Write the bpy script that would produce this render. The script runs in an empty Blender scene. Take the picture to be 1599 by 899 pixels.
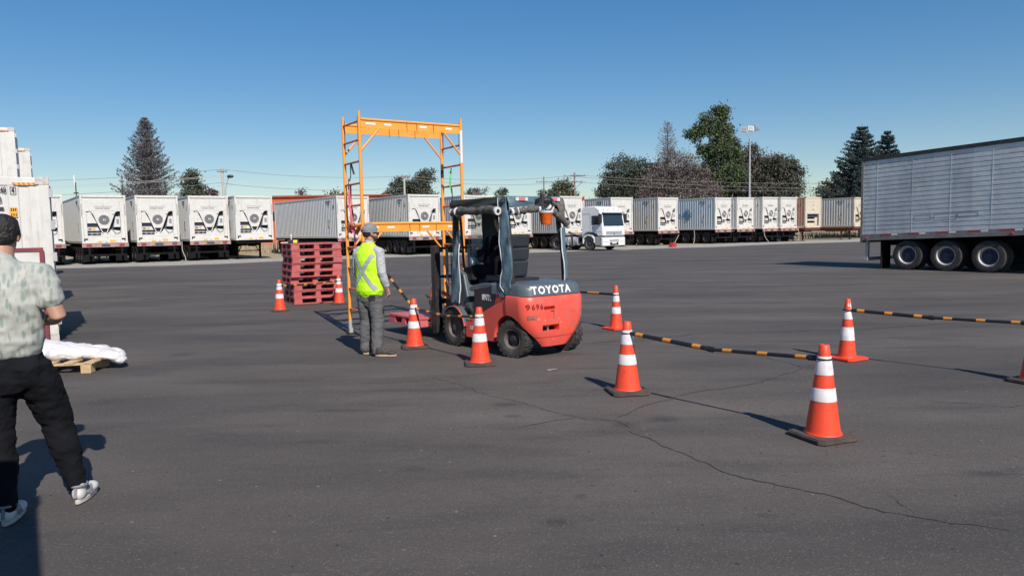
import bpy, bmesh, math, random
from mathutils import Vector, Matrix, noise
from mathutils.bvhtree import BVHTree
R = math.radians
PI = math.pi
random.seed(7)
scene = bpy.context.scene
COL = scene.collection

# ---------------------------------------------------------------- camera
CAM_H = 1.65
cam_data = bpy.data.cameras.new("camera")
cam = bpy.data.objects.new("camera", cam_data)
COL.objects.link(cam)
cam_data.sensor_width = 36
cam_data.lens = 25.31
cam_data.clip_start = 0.05
cam_data.clip_end = 5000
_p, _r = 0.08139, 0.018568
_U = Vector((0, math.sin(_p), math.cos(_p)))
_F = Vector((0, math.cos(_p), -math.sin(_p)))
_X = Vector((1, 0, 0))
_cr = math.cos(_r) * _X - math.sin(_r) * _U
_cu = math.sin(_r) * _X + math.cos(_r) * _U
m = Matrix((( _cr.x, _cu.x, -_F.x, 0), (_cr.y, _cu.y, -_F.y, 0), (_cr.z, _cu.z, -_F.z, CAM_H), (0, 0, 0, 1)))
cam.matrix_world = m
scene.camera = cam

# ---------------------------------------------------------------- light
SUN_AZ = Vector((0.40, -0.917)).normalized()
SUN_EL = R(41)
world = bpy.data.worlds.new("World")
scene.world = world
world.use_nodes = True
wn = world.node_tree
bg = wn.nodes["Background"]
sky = wn.nodes.new("ShaderNodeTexSky")
sky.sky_type = 'NISHITA'
sky.sun_disc = False
sky.sun_elevation = SUN_EL
sky.sun_rotation = math.atan2(SUN_AZ.x, SUN_AZ.y)
sky.altitude = 100
sky.air_density = 1.0
sky.dust_density = 0.1
sky.ozone_density = 3.0
hs = wn.nodes.new('ShaderNodeHueSaturation'); hs.inputs['Saturation'].default_value = 1.58; hs.inputs['Hue'].default_value = 0.505
gm = wn.nodes.new('ShaderNodeGamma'); gm.inputs[1].default_value = 0.72
wn.links.new(sky.outputs[0], gm.inputs[0]); wn.links.new(gm.outputs[0], hs.inputs['Color']); wn.links.new(hs.outputs[0], bg.inputs[0])
bg.inputs[1].default_value = 0.116
sd = bpy.data.lights.new("sun", 'SUN')
sd.energy = 4.0
sd.angle = R(0.5)
sd.color = (1.0, 0.93, 0.84)
sun = bpy.data.objects.new("sun", sd)
COL.objects.link(sun)
to_sun = Vector((SUN_AZ.x * math.cos(SUN_EL), SUN_AZ.y * math.cos(SUN_EL), math.sin(SUN_EL)))
sun.rotation_euler = to_sun.to_track_quat('Z', 'Y').to_euler()
sun.location = (20, -40, 40)
scene.view_settings.view_transform = 'Standard'
scene.view_settings.look = 'None'
scene.view_settings.gamma = 1.0
scene.view_settings.exposure = 0.47
scene.view_settings.use_curve_mapping = False

# ---------------------------------------------------------------- helpers
def tag(o, label=None, cat=None, group=None, kind=None):
    if label: o['label'] = label
    if cat: o['category'] = cat
    if group: o['group'] = group
    if kind: o['kind'] = kind
    return o

def thing(name, label, cat, loc=(0, 0, 0), rz=0.0, group=None):
    o = bpy.data.objects.new(name, None)
    o.empty_display_size = 0.2
    COL.objects.link(o)
    o.location = loc
    o.rotation_euler = (0, 0, rz)
    return tag(o, label, cat, group)

def copy_tree(o, parent=None):
    c = o.copy()
    COL.objects.link(c)
    c.parent = parent
    for ch in KIDS.get(o.name, []):
        KIDS.setdefault(c.name, [])
        d = copy_tree(ch, c)
        KIDS[c.name].append(d)
    return c

KIDS = {}

class MB:
    """collects geometry for one mesh object"""
    def __init__(self):
        self.v = []; self.f = []; self.m = []; self.mats = []; self.cur = 0
    def mat(self, m):
        if m not in self.mats: self.mats.append(m)
        self.cur = self.mats.index(m)
        return self
    def add(self, vs, fs, M=None):
        b = len(self.v)
        for v in vs:
            v = Vector(v)
            if M: v = M @ v
            self.v.append(tuple(v))
        for f in fs:
            self.f.append(tuple(b + i for i in f)); self.m.append(self.cur)
        return self
    def box(self, x0, x1, y0, y1, z0, z1, M=None):
        vs = [(x0, y0, z0), (x1, y0, z0), (x1, y1, z0), (x0, y1, z0), (x0, y0, z1), (x1, y0, z1), (x1, y1, z1), (x0, y1, z1)]
        return self.add(vs, [(0, 3, 2, 1), (4, 5, 6, 7), (0, 1, 5, 4), (1, 2, 6, 5), (2, 3, 7, 6), (3, 0, 4, 7)], M)
    def tube(self, pts, r, n=8, caps=True, M=None, r2=None, flat=1.0):
        pts = [Vector(p) for p in pts]
        N = len(pts); vs = []; fs = []
        up = None
        for i, p in enumerate(pts):
            d = (pts[min(i + 1, N - 1)] - pts[max(i - 1, 0)]).normalized()
            if up is None:
                a = Vector((0, 0, 1)) if abs(d.z) < 0.9 else Vector((1, 0, 0))
                s = d.cross(a).normalized(); up = s.cross(d).normalized()
            else:
                s = d.cross(up).normalized(); up = s.cross(d).normalized()
            rr = r[i] if isinstance(r, (list, tuple)) else (r if r2 is None else r + (r2 - r) * i / (N - 1))
            for k in range(n):
                t = 2 * PI * k / n
                vs.append(p + s * (math.cos(t) * rr) + up * (math.sin(t) * rr * flat))
        for i in range(N - 1):
            for k in range(n):
                a = i * n + k; b = i * n + (k + 1) % n
                fs.append((a, b, b + n, a + n))
        if caps:
            fs.append(tuple(range(n - 1, -1, -1))); fs.append(tuple((N - 1) * n + k for k in range(n)))
        return self.add(vs, fs, M)
    def bar(self, a, b, w, h, up=(0, 0, 1)):
        """rectangular bar from a to b, width w (sideways) and height h (along up)"""
        a = Vector(a); b = Vector(b); d = (b - a).normalized(); u = Vector(up)
        s = d.cross(u)
        if s.length < 1e-4: s = Vector((1, 0, 0))
        s.normalize(); u = s.cross(d).normalized()
        vs = []
        for p in (a, b):
            for i, j in ((-1, -1), (1, -1), (1, 1), (-1, 1)):
                vs.append(p + s * (w / 2 * i) + u * (h / 2 * j))
        return self.add(vs, [(0, 1, 2, 3), (7, 6, 5, 4), (0, 4, 5, 1), (1, 5, 6, 2), (2, 6, 7, 3), (3, 7, 4, 0)])
    def prism(self, poly, axis, a, b, M=None):
        """extrude a 2-D polygon along axis ('x','y','z') between a and b"""
        def P(p, t):
            return {'x': (t, p[0], p[1]), 'y': (p[0], t, p[1]), 'z': (p[0], p[1], t)}[axis]
        n = len(poly)
        vs = [P(p, a) for p in poly] + [P(p, b) for p in poly]
        fs = [tuple(range(n - 1, -1, -1)), tuple(range(n, 2 * n))]
        for i in range(n):
            j = (i + 1) % n
            fs.append((i, j, j + n, i + n))
        return self.add(vs, fs, M)
    def lathe(self, prof, n=24, M=None, a0=0.0, mats=None):
        """profile [(r,z)] turned about z"""
        vs = []; fs = []
        for (r, z) in prof:
            for k in range(n):
                t = a0 + 2 * PI * k / n
                vs.append((r * math.cos(t), r * math.sin(t), z))
        b = len(self.v)
        self.add(vs, [], M)
        for i in range(len(prof) - 1):
            if mats: self.mat(mats[i])
            for k in range(n):
                a = i * n + k; c = i * n + (k + 1) % n
                self.f.append((b + a, b + c, b + c + n, b + a + n)); self.m.append(self.cur)
        return self
    def ball(self, c, r, n=10, M=None):
        rx, ry, rz = r if isinstance(r, (tuple, list)) else (r, r, r)
        vs = []; fs = []; h = max(4, n // 2 + 1)
        for i in range(h + 1):
            ph = PI * i / h
            for k in range(n):
                t = 2 * PI * k / n
                vs.append((c[0] + rx * math.sin(ph) * math.cos(t), c[1] + ry * math.sin(ph) * math.sin(t), c[2] + rz * math.cos(ph)))
        for i in range(h):
            for k in range(n):
                a = i * n + k; b2 = i * n + (k + 1) % n
                fs.append((a, a + n, b2 + n, b2))
        return self.add(vs, fs, M)
    def mesh(self, name):
        me = bpy.data.meshes.new(name)
        me.from_pydata(self.v, [], self.f)
        for m_ in self.mats: me.materials.append(m_)
        me.polygons.foreach_set('material_index', self.m)
        me.validate(clean_customdata=False)
        return me
    def build(self, name, mat=None, parent=None, smooth=None, bevel=0, label=None, fix=True):
        if mat is not None:
            self.mats = [mat]; self.m = [0] * len(self.f)
        me = self.mesh(name)
        if fix:
            bm = bmesh.new(); bm.from_mesh(me)
            bmesh.ops.remove_doubles(bm, verts=bm.verts, dist=1e-5)
            bmesh.ops.recalc_face_normals(bm, faces=bm.faces)
            bm.to_mesh(me); bm.free()
        if smooth is not None:
            for p in me.polygons: p.use_smooth = True
            me.set_sharp_from_angle(angle=R(smooth))
        return link(name, me, parent, bevel, label)

def link(name, me, parent=None, bevel=0, label=None):
    o = bpy.data.objects.new(name, me)
    COL.objects.link(o)
    if bevel:
        b = o.modifiers.new('bevel', 'BEVEL'); b.width = bevel; b.segments = 2; b.limit_method = 'ANGLE'; b.angle_limit = R(40)
    if parent is not None:
        o.parent = parent
        KIDS.setdefault(parent.name, []).append(o)
    if label: o['label'] = label
    return o

def evaluated(o):
    """mesh of an object with its modifiers applied; the object is thrown away"""
    dg = bpy.context.evaluated_depsgraph_get()
    me = bpy.data.meshes.new_from_object(o.evaluated_get(dg), preserve_all_data_layers=True, depsgraph=dg)
    bpy.data.objects.remove(o, do_unlink=True)
    return me

def text_mb(mb, s, size, M, depth=0.004, warp=None, spacing=1.0, bold=0.0, squeeze=1.0):
    """lettering; x right, y up in the text's own plane, placed by matrix M"""
    cu = bpy.data.curves.new('t', 'FONT')
    cu.body = s; cu.size = size; cu.extrude = depth / 2; cu.align_x = 'CENTER'; cu.align_y = 'CENTER'
    cu.space_character = spacing; cu.resolution_u = 2; cu.offset = bold
    o = bpy.data.objects.new('t', cu); COL.objects.link(o)
    me = evaluated(o)
    if warp:
        bm = bmesh.new(); bm.from_mesh(me); bmesh.ops.triangulate(bm, faces=bm.faces)
        for _ in range(3):
            es = [e for e in bm.edges if e.calc_length() > size * .12]
            if not es: break
            bmesh.ops.subdivide_edges(bm, edges=es, cuts=1); bmesh.ops.triangulate(bm, faces=bm.faces)
        bm.to_mesh(me); bm.free()
    vs = []
    for v in me.vertices:
        p = Vector((v.co.x * squeeze, v.co.y, v.co.z))
        vs.append(warp(p) if warp else M @ p)
    mb.add(vs, [tuple(p.vertices) for p in me.polygons])
    bpy.data.meshes.remove(me); bpy.data.curves.remove(cu)
    return mb

def frame_m(o, x, y):
    """matrix whose x and y axes are given"""
    x = Vector(x).normalized(); y = Vector(y); z = x.cross(y).normalized(); y = z.cross(x).normalized()
    return Matrix(((x.x, y.x, z.x, o[0]), (x.y, y.y, z.y, o[1]), (x.z, y.z, z.z, o[2]), (0, 0, 0, 1)))

# ---------------------------------------------------------------- materials
def nodes(name):
    m = bpy.data.materials.new(name); m.use_nodes = True
    return m, m.node_tree, m.node_tree.nodes['Principled BSDF']

def nd(t, typ, **kw):
    n = t.nodes.new(typ)
    for k, v in kw.items():
        if k.startswith('i_'): n.inputs[int(k[2:])].default_value = v
        else: setattr(n, k, v)
    return n

def mixc(t, fac, a, b, mode='MIX'):
    n = t.nodes.new('ShaderNodeMix'); n.data_type = 'RGBA'; n.blend_type = mode
    for s, v in ((n.inputs[0], fac), (n.inputs[6], a), (n.inputs[7], b)):
        if isinstance(v, (int, float)): s.default_value = v
        elif isinstance(v, (tuple, list)): s.default_value = (*v[:3], 1)
        else: t.links.new(v, s)
    return n.outputs[2]

def ramp(t, src, a, b, ca=0.0, cb=1.0):
    n = nd(t, 'ShaderNodeMapRange'); n.inputs[1].default_value = a; n.inputs[2].default_value = b
    n.inputs[3].default_value = ca; n.inputs[4].default_value = cb
    t.links.new(src, n.inputs[0]); return n.outputs[0]

def coords(t, scale=(1, 1, 1), kind='Object', rot=(0, 0, 0)):
    tc = nd(t, 'ShaderNodeTexCoord'); mp = nd(t, 'ShaderNodeMapping')
    mp.inputs['Scale'].default_value = scale; mp.inputs['Rotation'].default_value = rot
    t.links.new(tc.outputs[kind], mp.inputs[0]); return mp.outputs[0]

def ntex(t, vec, scale, detail=4, rough=0.55):
    n = nd(t, 'ShaderNodeTexNoise'); n.inputs['Scale'].default_value = scale
    n.inputs['Detail'].default_value = detail; n.inputs['Roughness'].default_value = rough
    t.links.new(vec, n.inputs['Vector']); return n.outputs[0]

def paint(name, col, rough=0.5, metal=0.0, var=0.12, scale=2.5, dirt=None, dirt_amt=0.0, bump=0.0, bscale=30, spec=0.5, streak=None, perobj=False):
    """a surface colour with uneven wear, dirt patches and optional run-off streaks"""
    m, t, b = nodes(name)
    v = coords(t)
    if perobj:
        oi = nd(t, 'ShaderNodeObjectInfo'); ad = nd(t, 'ShaderNodeVectorMath', operation='ADD')
        ml = nd(t, 'ShaderNodeMath', operation='MULTIPLY'); ml.inputs[1].default_value = 57.0
        t.links.new(oi.outputs['Random'], ml.inputs[0]); t.links.new(v, ad.inputs[0]); t.links.new(ml.outputs[0], ad.inputs[1])
        v = ad.outputs[0]
    n1 = ntex(t, v, scale, 5)
    lo = tuple(c * (1 - var) for c in col); hi = tuple(min(1, c * (1 + var)) for c in col)
    c = mixc(t, ramp(t, n1, 0.3, 0.7), lo, hi)
    if dirt:
        n2 = ntex(t, v, scale * 2.7, 6, 0.65)
        c = mixc(t, ramp(t, n2, 0.62 - dirt_amt * 0.3, 0.75, 0, min(1, dirt_amt * 1.6)), c, dirt)
    if streak:
        mp = nd(t, 'ShaderNodeMapping'); mp.inputs['Scale'].default_value = (9, 9, 0.5); t.links.new(v, mp.inputs[0])
        n3 = ntex(t, mp.outputs[0], 1.6, 4, 0.6)
        c = mixc(t, ramp(t, n3, 0.56, 0.78, 0, streak[1]), c, streak[0])
    t.links.new(c, b.inputs['Base Color'])
    b.inputs['Roughness'].default_value = rough; b.inputs['Metallic'].default_value = metal
    b.inputs['Specular IOR Level'].default_value = spec
    if bump:
        n4 = ntex(t, v, bscale, 3); bp = nd(t, 'ShaderNodeBump'); bp.inputs['Strength'].default_value = bump
        bp.inputs['Distance'].default_value = 0.02
        t.links.new(n4, bp.inputs['Height']); t.links.new(bp.outputs[0], b.inputs['Normal'])
    return m

M = {}
M['white'] = paint('container_white', (0.60, 0.585, 0.555), 0.5, var=0.06, dirt=(0.36, 0.34, 0.30), dirt_amt=0.3, streak=((0.30, 0.24, 0.20), 0.5), perobj=True)
M['cream'] = paint('container_cream', (0.56, 0.50, 0.40), 0.5, var=0.06, dirt=(0.42, 0.30, 0.2), dirt_amt=0.35, streak=((0.40, 0.26, 0.16), 0.5), perobj=True)
M['side'] = paint('container_side', (0.50, 0.51, 0.51), 0.5, var=0.06, dirt=(0.34, 0.33, 0.3), dirt_amt=0.25, streak=((0.33, 0.32, 0.3), 0.35), perobj=True)
M['side_warm'] = paint('container_side_warm', (0.58, 0.56, 0.52), 0.5, var=0.06, dirt=(0.36, 0.32, 0.27), dirt_amt=0.25, streak=((0.36, 0.30, 0.25), 0.4), perobj=True)
M['side_blue'] = paint('container_side_blue', (0.50, 0.57, 0.61), 0.5, var=0.05, dirt=(0.36, 0.38, 0.38), dirt_amt=0.2, perobj=True)
M['castwhite'] = paint('worn_casting', (0.52, 0.49, 0.46), 0.7, var=0.15, scale=9, dirt=(0.22, 0.10, 0.08), dirt_amt=0.5)
M['rust'] = paint('rusty_casting', (0.36, 0.17, 0.12), 0.8, var=0.3, scale=9, dirt=(0.55, 0.5, 0.45), dirt_amt=0.4)
M['cavity'] = paint('machinery_dark', (0.048, 0.053, 0.085), 0.6, var=0.5, scale=8)
M['machine'] = paint('machinery_grey', (0.22, 0.23, 0.25), 0.5, var=0.4, scale=12)
M['grille'] = paint('fan_grille', (0.14, 0.14, 0.15), 0.5, var=0.1)
M['grille_ring'] = paint('fan_wire', (0.42, 0.42, 0.42), 0.4, metal=0.5)
M['orange_label'] = paint('orange_label', (0.75, 0.36, 0.03), 0.5, var=0.1, scale=20, dirt=(0.9, 0.7, 0.3), dirt_amt=0.4)
M['ink'] = paint('black_ink', (0.03, 0.03, 0.035), 0.6)
M['bluelogo'] = paint('blue_logo', (0.05, 0.20, 0.34), 0.5)
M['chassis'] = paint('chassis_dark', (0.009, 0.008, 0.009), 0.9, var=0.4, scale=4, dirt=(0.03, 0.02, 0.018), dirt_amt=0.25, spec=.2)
M['flap'] = paint('mud_flap_rubber', (0.008, 0.008, 0.009), 0.9, var=0.2, spec=.2)
M['chassis_red'] = paint('chassis_oxide', (0.20, 0.055, 0.045), 0.7, var=0.3, scale=4, dirt=(0.12, 0.09, 0.08), dirt_amt=0.4)
M['bumper'] = paint('chassis_bumper', (0.36, 0.24, 0.21), 0.6, var=0.25, scale=3, dirt=(0.12, 0.09, 0.08), dirt_amt=0.5, perobj=True)
M['redlens'] = paint('red_lens', (0.42, 0.03, 0.03), 0.25, var=0.1)
M['whitelens'] = paint('white_lens', (0.75, 0.72, 0.68), 0.25, var=0.1)
M['rubber'] = paint('tyre_rubber', (0.033, 0.031, 0.030), 0.85, var=0.3, scale=7, dirt=(0.12, 0.10, 0.085), dirt_amt=0.45, bump=0.3)
M['rimdark'] = paint('rim_dark', (0.10, 0.085, 0.08), 0.6, var=0.3, scale=9, dirt=(0.2, 0.15, 0.12), dirt_amt=0.4)
M['rimwhite'] = paint('rim_pale', (0.55, 0.53, 0.48), 0.5, var=0.15, scale=6, dirt=(0.2, 0.17, 0.14), dirt_amt=0.4)
M['hub'] = paint('wheel_hub', (0.028, 0.032, 0.062), 0.5, var=0.3, scale=9)
M['black'] = paint('black_plastic', (0.018, 0.018, 0.02), 0.5, var=0.2)
M['blacksteel'] = paint('black_steel', (0.03, 0.03, 0.032), 0.4, metal=0.2, var=0.3, scale=6, dirt=(0.12, 0.1, 0.08), dirt_amt=0.35)
M['steel'] = paint('bare_steel', (0.35, 0.34, 0.33), 0.45, metal=0.6, var=0.2, scale=6)
M['galv'] = paint('galvanised', (0.42, 0.43, 0.44), 0.5, metal=0.3, var=0.1)
M['concrete_pole'] = paint('concrete_pole', (0.42, 0.40, 0.37), 0.9, var=0.1)
M['wood_pole'] = paint('wood_pole', (0.22, 0.18, 0.15), 0.9, var=0.15)
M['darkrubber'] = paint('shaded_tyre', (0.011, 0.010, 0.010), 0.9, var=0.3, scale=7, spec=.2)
M['wire'] = paint('cable_grey', (0.20, 0.19, 0.19), 0.7)
# ================================================================ SETTING
STAINS = [(-0.08, 6.72, .16, .10, .6), (0.93, 5.93, .11, .09, .6), (1.28, 6.1, .14, .10, .6), (0.23, 3.95, .09, .06, .6), (-0.02, 6.3, .08, .06, .5), (2.55, 5.6, .13, .06, .55), (0.4, 4.35, .05, .04, .5),
          (-1.6, 5.6, .25, .07, .4), (1.42, 4.0, .08, .04, .45), (-0.7, 4.9, .12, .05, .4), (3.1, 4.6, .14, .06, .5), (-2.9, 8.0, .9, .12, .45), (-1.0, 7.4, .8, .10, .4), (-5.2, 13.2, 1.2, .2, .4), (5.5, 9.4, .9, .12, .4),
          (1.7, 10.4, .5, .12, .4), (-1.6, 6.6, .35, .06, .5), (.9, 8.4, .3, .08, .35), (2.6, 3.2, .10, .05, .4), (-6.5, 10.5, .9, .15, .35), (.4, 3.4, .10, .05, .4)]
def asphalt_material():
    m, t, b = nodes('asphalt')
    v = coords(t)
    vs = coords(t, (1.0, 3.4, 1), rot=(0, 0, R(-22)))
    big = ntex(t, vs, 0.16, 5, 0.6)
    mid = ntex(t, v, 0.9, 6, 0.6)
    strk = ntex(t, vs, 0.42, 6, 0.62)
    c = mixc(t, ramp(t, big, 0.35, 0.65), (0.058, 0.052, 0.049), (0.112, 0.098, 0.088))
    c = mixc(t, ramp(t, mid, 0.35, 0.72, 0.0, 0.6), c, (0.070, 0.061, 0.057))
    c = mixc(t, ramp(t, strk, 0.50, 0.70, 0.0, 0.7), c, (0.044, 0.042, 0.042))
    c = mixc(t, ramp(t, ntex(t, vs, 1.7, 5, 0.7), 0.60, 0.78, 0.0, 0.45), c, (0.125, 0.115, 0.107))
    # oil drops and worn spots
    vo = nd(t, 'ShaderNodeTexVoronoi'); vo.inputs['Scale'].default_value = 0.75
    warp = mixc(t, 0.16, v, nd(t, 'ShaderNodeTexNoise', ).outputs[1], 'ADD')
    t.links.new(warp, vo.inputs['Vector'])
    spot = ramp(t, vo.outputs['Distance'], 0.03, 0.17, 1, 0)
    gate = ramp(t, ntex(t, v, 0.33, 3), 0.42, 0.52)
    mu = nd(t, 'ShaderNodeMath', operation='MULTIPLY'); t.links.new(spot, mu.inputs[0]); t.links.new(gate, mu.inputs[1])
    mu2 = nd(t, 'ShaderNodeMath', operation='MULTIPLY'); t.links.new(mu.outputs[0], mu2.inputs[0]); mu2.inputs[1].default_value = 0.62
    c = mixc(t, mu2.outputs[0], c, (0.036, 0.033, 0.033))
    # worn spots and oil marks at their own places, soft and irregular
    wv = mixc(t, 0.10, v, nd(t, 'ShaderNodeTexNoise', ).outputs[1], 'ADD')
    nz = t.nodes[-2]; nz.inputs['Scale'].default_value = 4.0; t.links.new(v, nz.inputs['Vector'])
    tot = None
    for sx_, sy_, rx, ry, k in STAINS:
        sb = nd(t, 'ShaderNodeVectorMath', operation='SUBTRACT'); t.links.new(wv, sb.inputs[0]); sb.inputs[1].default_value = (sx_ + .05, sy_ + .05, 0)
        dv = nd(t, 'ShaderNodeVectorMath', operation='MULTIPLY'); t.links.new(sb.outputs[0], dv.inputs[0]); dv.inputs[1].default_value = (1 / rx, 1 / ry, 0)
        ln = nd(t, 'ShaderNodeVectorMath', operation='LENGTH'); t.links.new(dv.outputs[0], ln.inputs[0])
        q = ramp(t, ln.outputs['Value'], 0.45, 1.25, k, 0)
        if tot is None: tot = q
        else:
            mx = nd(t, 'ShaderNodeMath', operation='MAXIMUM'); t.links.new(tot, mx.inputs[0]); t.links.new(q, mx.inputs[1]); tot = mx.outputs[0]
    c = mixc(t, tot, c, (0.034, 0.031, 0.031))
    # stone grain
    g1 = nd(t, 'ShaderNodeTexVoronoi'); g1.inputs['Scale'].default_value = 130; t.links.new(v, g1.inputs['Vector'])
    sp = nd(t, 'ShaderNodeSeparateColor'); t.links.new(g1.outputs['Color'], sp.inputs[0])
    c = mixc(t, ramp(t, sp.outputs[0], 0.90, 1.0, 0, 0.42), c, (0.20, 0.185, 0.17))
    c = mixc(t, ramp(t, sp.outputs[1], 0.80, 1.0, 0, 0.55), c, (0.035, 0.033, 0.033))
    g2 = ntex(t, v, 160, 2, 0.7)
    c = mixc(t, ramp(t, g2, 0.3, 0.7, 0.0, 1.0), c, mixc(t, 1.0, c, (1.35, 1.33, 1.32), 'MULTIPLY'))
    g3 = nd(t, 'ShaderNodeTexVoronoi'); g3.inputs['Scale'].default_value = 17; t.links.new(v, g3.inputs['Vector'])
    sp3 = nd(t, 'ShaderNodeSeparateColor'); t.links.new(g3.outputs['Color'], sp3.inputs[0])
    d3 = ramp(t, g3.outputs['Distance'], 0.12, 0.2, 1, 0)
    mm = nd(t, 'ShaderNodeMath', operation='MULTIPLY'); t.links.new(d3, mm.inputs[0]); t.links.new(ramp(t, sp3.outputs[0], 0.965, 0.98), mm.inputs[1])
    c = mixc(t, mm.outputs[0], c, (0.20, 0.19, 0.18))
    mm2 = nd(t, 'ShaderNodeMath', operation='MULTIPLY'); t.links.new(d3, mm2.inputs[0]); t.links.new(ramp(t, sp3.outputs[1], 0.90, 0.93), mm2.inputs[1])
    c = mixc(t, mm2.outputs[0], c, (0.03, 0.028, 0.028))
    t.links.new(c, b.inputs['Base Color'])
    b.inputs['Roughness'].default_value = 0.88
    b.inputs['Specular IOR Level'].default_value = 0.3
    bp = nd(t, 'ShaderNodeBump'); bp.inputs['Strength'].default_value = 0.5; bp.inputs['Distance'].default_value = 0.01
    t.links.new(ntex(t, v, 70, 4, 0.7), bp.inputs['Height']); t.links.new(bp.outputs[0], b.inputs['Normal'])
    return m

def dirt_material():
    m, t, b = nodes('dry_ground')
    v = coords(t)
    n = ntex(t, v, 0.25, 6, 0.65); n2 = ntex(t, v, 3.5, 6, 0.7)
    c = mixc(t, ramp(t, n, 0.35, 0.65), (0.34, 0.26, 0.16), (0.42, 0.34, 0.22))
    c = mixc(t, ramp(t, n2, 0.4, 0.75, 0, 0.6), c, (0.22, 0.18, 0.10))
    t.links.new(c, b.inputs['Base Color']); b.inputs['Roughness'].default_value = 0.95
    return m
M['asphalt'] = asphalt_material()
M['dirt'] = dirt_material()
M['gravel'] = paint('gravel_edge', (0.34, 0.32, 0.29), 0.95, var=0.25, scale=1.5, dirt=(0.18, 0.17, 0.15), dirt_amt=0.5, bump=0.6, bscale=20)

g = MB(); g.add([(-1200, -600, -0.02), (1200, -600, -0.02), (1200, 1800, -0.02), (-1200, 1800, -0.02)], [(0, 1, 2, 3)])
tag(g.build('ground', M['dirt']), kind='structure')
edge = [(-90, 15), (-60, 26), (-34, 35.5), (-24.43, 38.74), (-21.06, 39.53), (-16.87, 40.47), (-14.08, 42.94), (-9.57, 45.12), (-4.2, 47.92), (1.4, 49.96), (8.79, 52.98), (11.91, 54.36), (16.46, 55.86), (21.7, 60.0), (30.85, 63.3), (48, 70), (90, 84)]
fine = []
for i in range(len(edge) - 1):
    a = Vector(edge[i]); b_ = Vector(edge[i + 1]); n_ = max(2, int((b_ - a).length / 0.5))
    for k in range(n_):
        p = a.lerp(b_, k / n_)
        w = noise.noise(Vector((p.x * 0.5, p.y * 0.5, 0))) * 0.35 + noise.noise(Vector((p.x * 2.1, p.y * 2, 3))) * 0.15
        fine.append((p.x, p.y + w, 0))
g = MB(); n_ = len(fine)
g.add(fine + [(x, y + (8 if abs(x) < 60 else 9), -0.012) for x, y, z in fine], [(i, i + 1, n_ + i + 1, n_ + i) for i in range(n_ - 1)])
for i in range(n_): g.v[i] = (g.v[i][0], g.v[i][1] - 0.8, -0.012)
tag(g.build('gravel_strip', M['gravel']), kind='structure')
g = MB()
vs = [(-90, -60, -0.004), (90, -60, -0.004)] + [(x, y, -0.004) for x, y, z in reversed(fine)]
g.add(vs, [tuple(range(len(vs)))])
tag(g.build('yard_asphalt', M['asphalt']), kind='structure')

# cracks: thin dark sealed joints lying on the asphalt
M['crack'] = paint('crack_dark', (0.066, 0.059, 0.055), 0.9, var=0.35, scale=12)
def crack(pts, w, seed):
    rnd = random.Random(seed); P = []
    for i in range(len(pts) - 1):
        a = Vector(pts[i]); b_ = Vector(pts[i + 1]); L = (b_ - a).length; k = max(3, int(L / 0.035))
        d = (b_ - a).normalized(); s = Vector((-d.y, d.x))
        for j in range(k):
            p = a.lerp(b_, j / k)
            P.append(p + s * (noise.noise(Vector((p.x * 5, p.y * 5, seed))) * 0.05 + noise.noise(Vector((p.x * 19, p.y * 19, seed))) * 0.022))
    g = MB(); vs = []
    for i, p in enumerate(P):
        d = (P[min(i + 1, len(P) - 1)] - P[max(0, i - 1)]); d.normalize() if d.length else None
        s = Vector((-d.y, d.x)); ww = w * (0.35 + 0.9 * rnd.random()) * min(1, i / 6 + 0.2, (len(P) - i) / 6)
        vs += [(p.x + s.x * ww, p.y + s.y * ww, 0.0005), (p.x - s.x * ww, p.y - s.y * ww, 0.0005)]
    g.add(vs, [(2 * i, 2 * i + 1, 2 * i + 3, 2 * i + 2) for i in range(len(P) - 1)])
    tag(g.build('asphalt_crack', M['crack']), kind='structure')
crack([(0.86, 6.09), (0.95, 5.74), (1.17, 5.25), (1.43, 4.67), (1.87, 4.3), (2.17, 3.98), (2.69, 3.7)], 0.0085, 1)
crack([(0.86, 6.09), (1.10, 6.45), (1.77, 7.06), (2.44, 7.36), (3.32, 8.14), (3.36, 8.33), (3.07, 9.01), (2.5, 9.3)], 0.0085, 2)
crack([(0.86, 6.09), (0.54, 6.17), (0.25, 6.05), (-0.02, 5.89)], 0.007, 3)
crack([(1.0, 5.95), (0.45, 6.3), (-0.3, 7.2), (-1.0, 8.2)], 0.004, 4)
crack([(3.8, 6.6), (4.4, 6.3), (5.4, 6.4)], 0.005, 5)
crack([(1.65, 4.5), (1.62, 4.35), (1.5, 4.28)], 0.004, 6)
crack([(2.25, 3.95), (2.3, 4.2), (2.22, 4.35)], 0.004, 7)
crack([(1.0, 10.2), (3.0, 11.0), (5.5, 11.1), (8.5, 12.0)], 0.012, 8)
crack([(-2, 13.8), (1.0, 14.2), (3.2, 13.9), (5.2, 14.3)], 0.012, 9)
M['paper'] = paint('paper_scrap', (0.55, 0.52, 0.48), 0.8)
g = MB(); g.add([(0.39, 8.33, 0.004), (0.52, 8.36, 0.006), (0.50, 8.30, 0.012), (0.41, 8.29, 0.004)], [(0, 1, 2, 3)])
tag(g.build('paper_scrap', M['paper']), 'pale scrap of paper lying flat on the asphalt before the forklift', 'litter')

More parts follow.
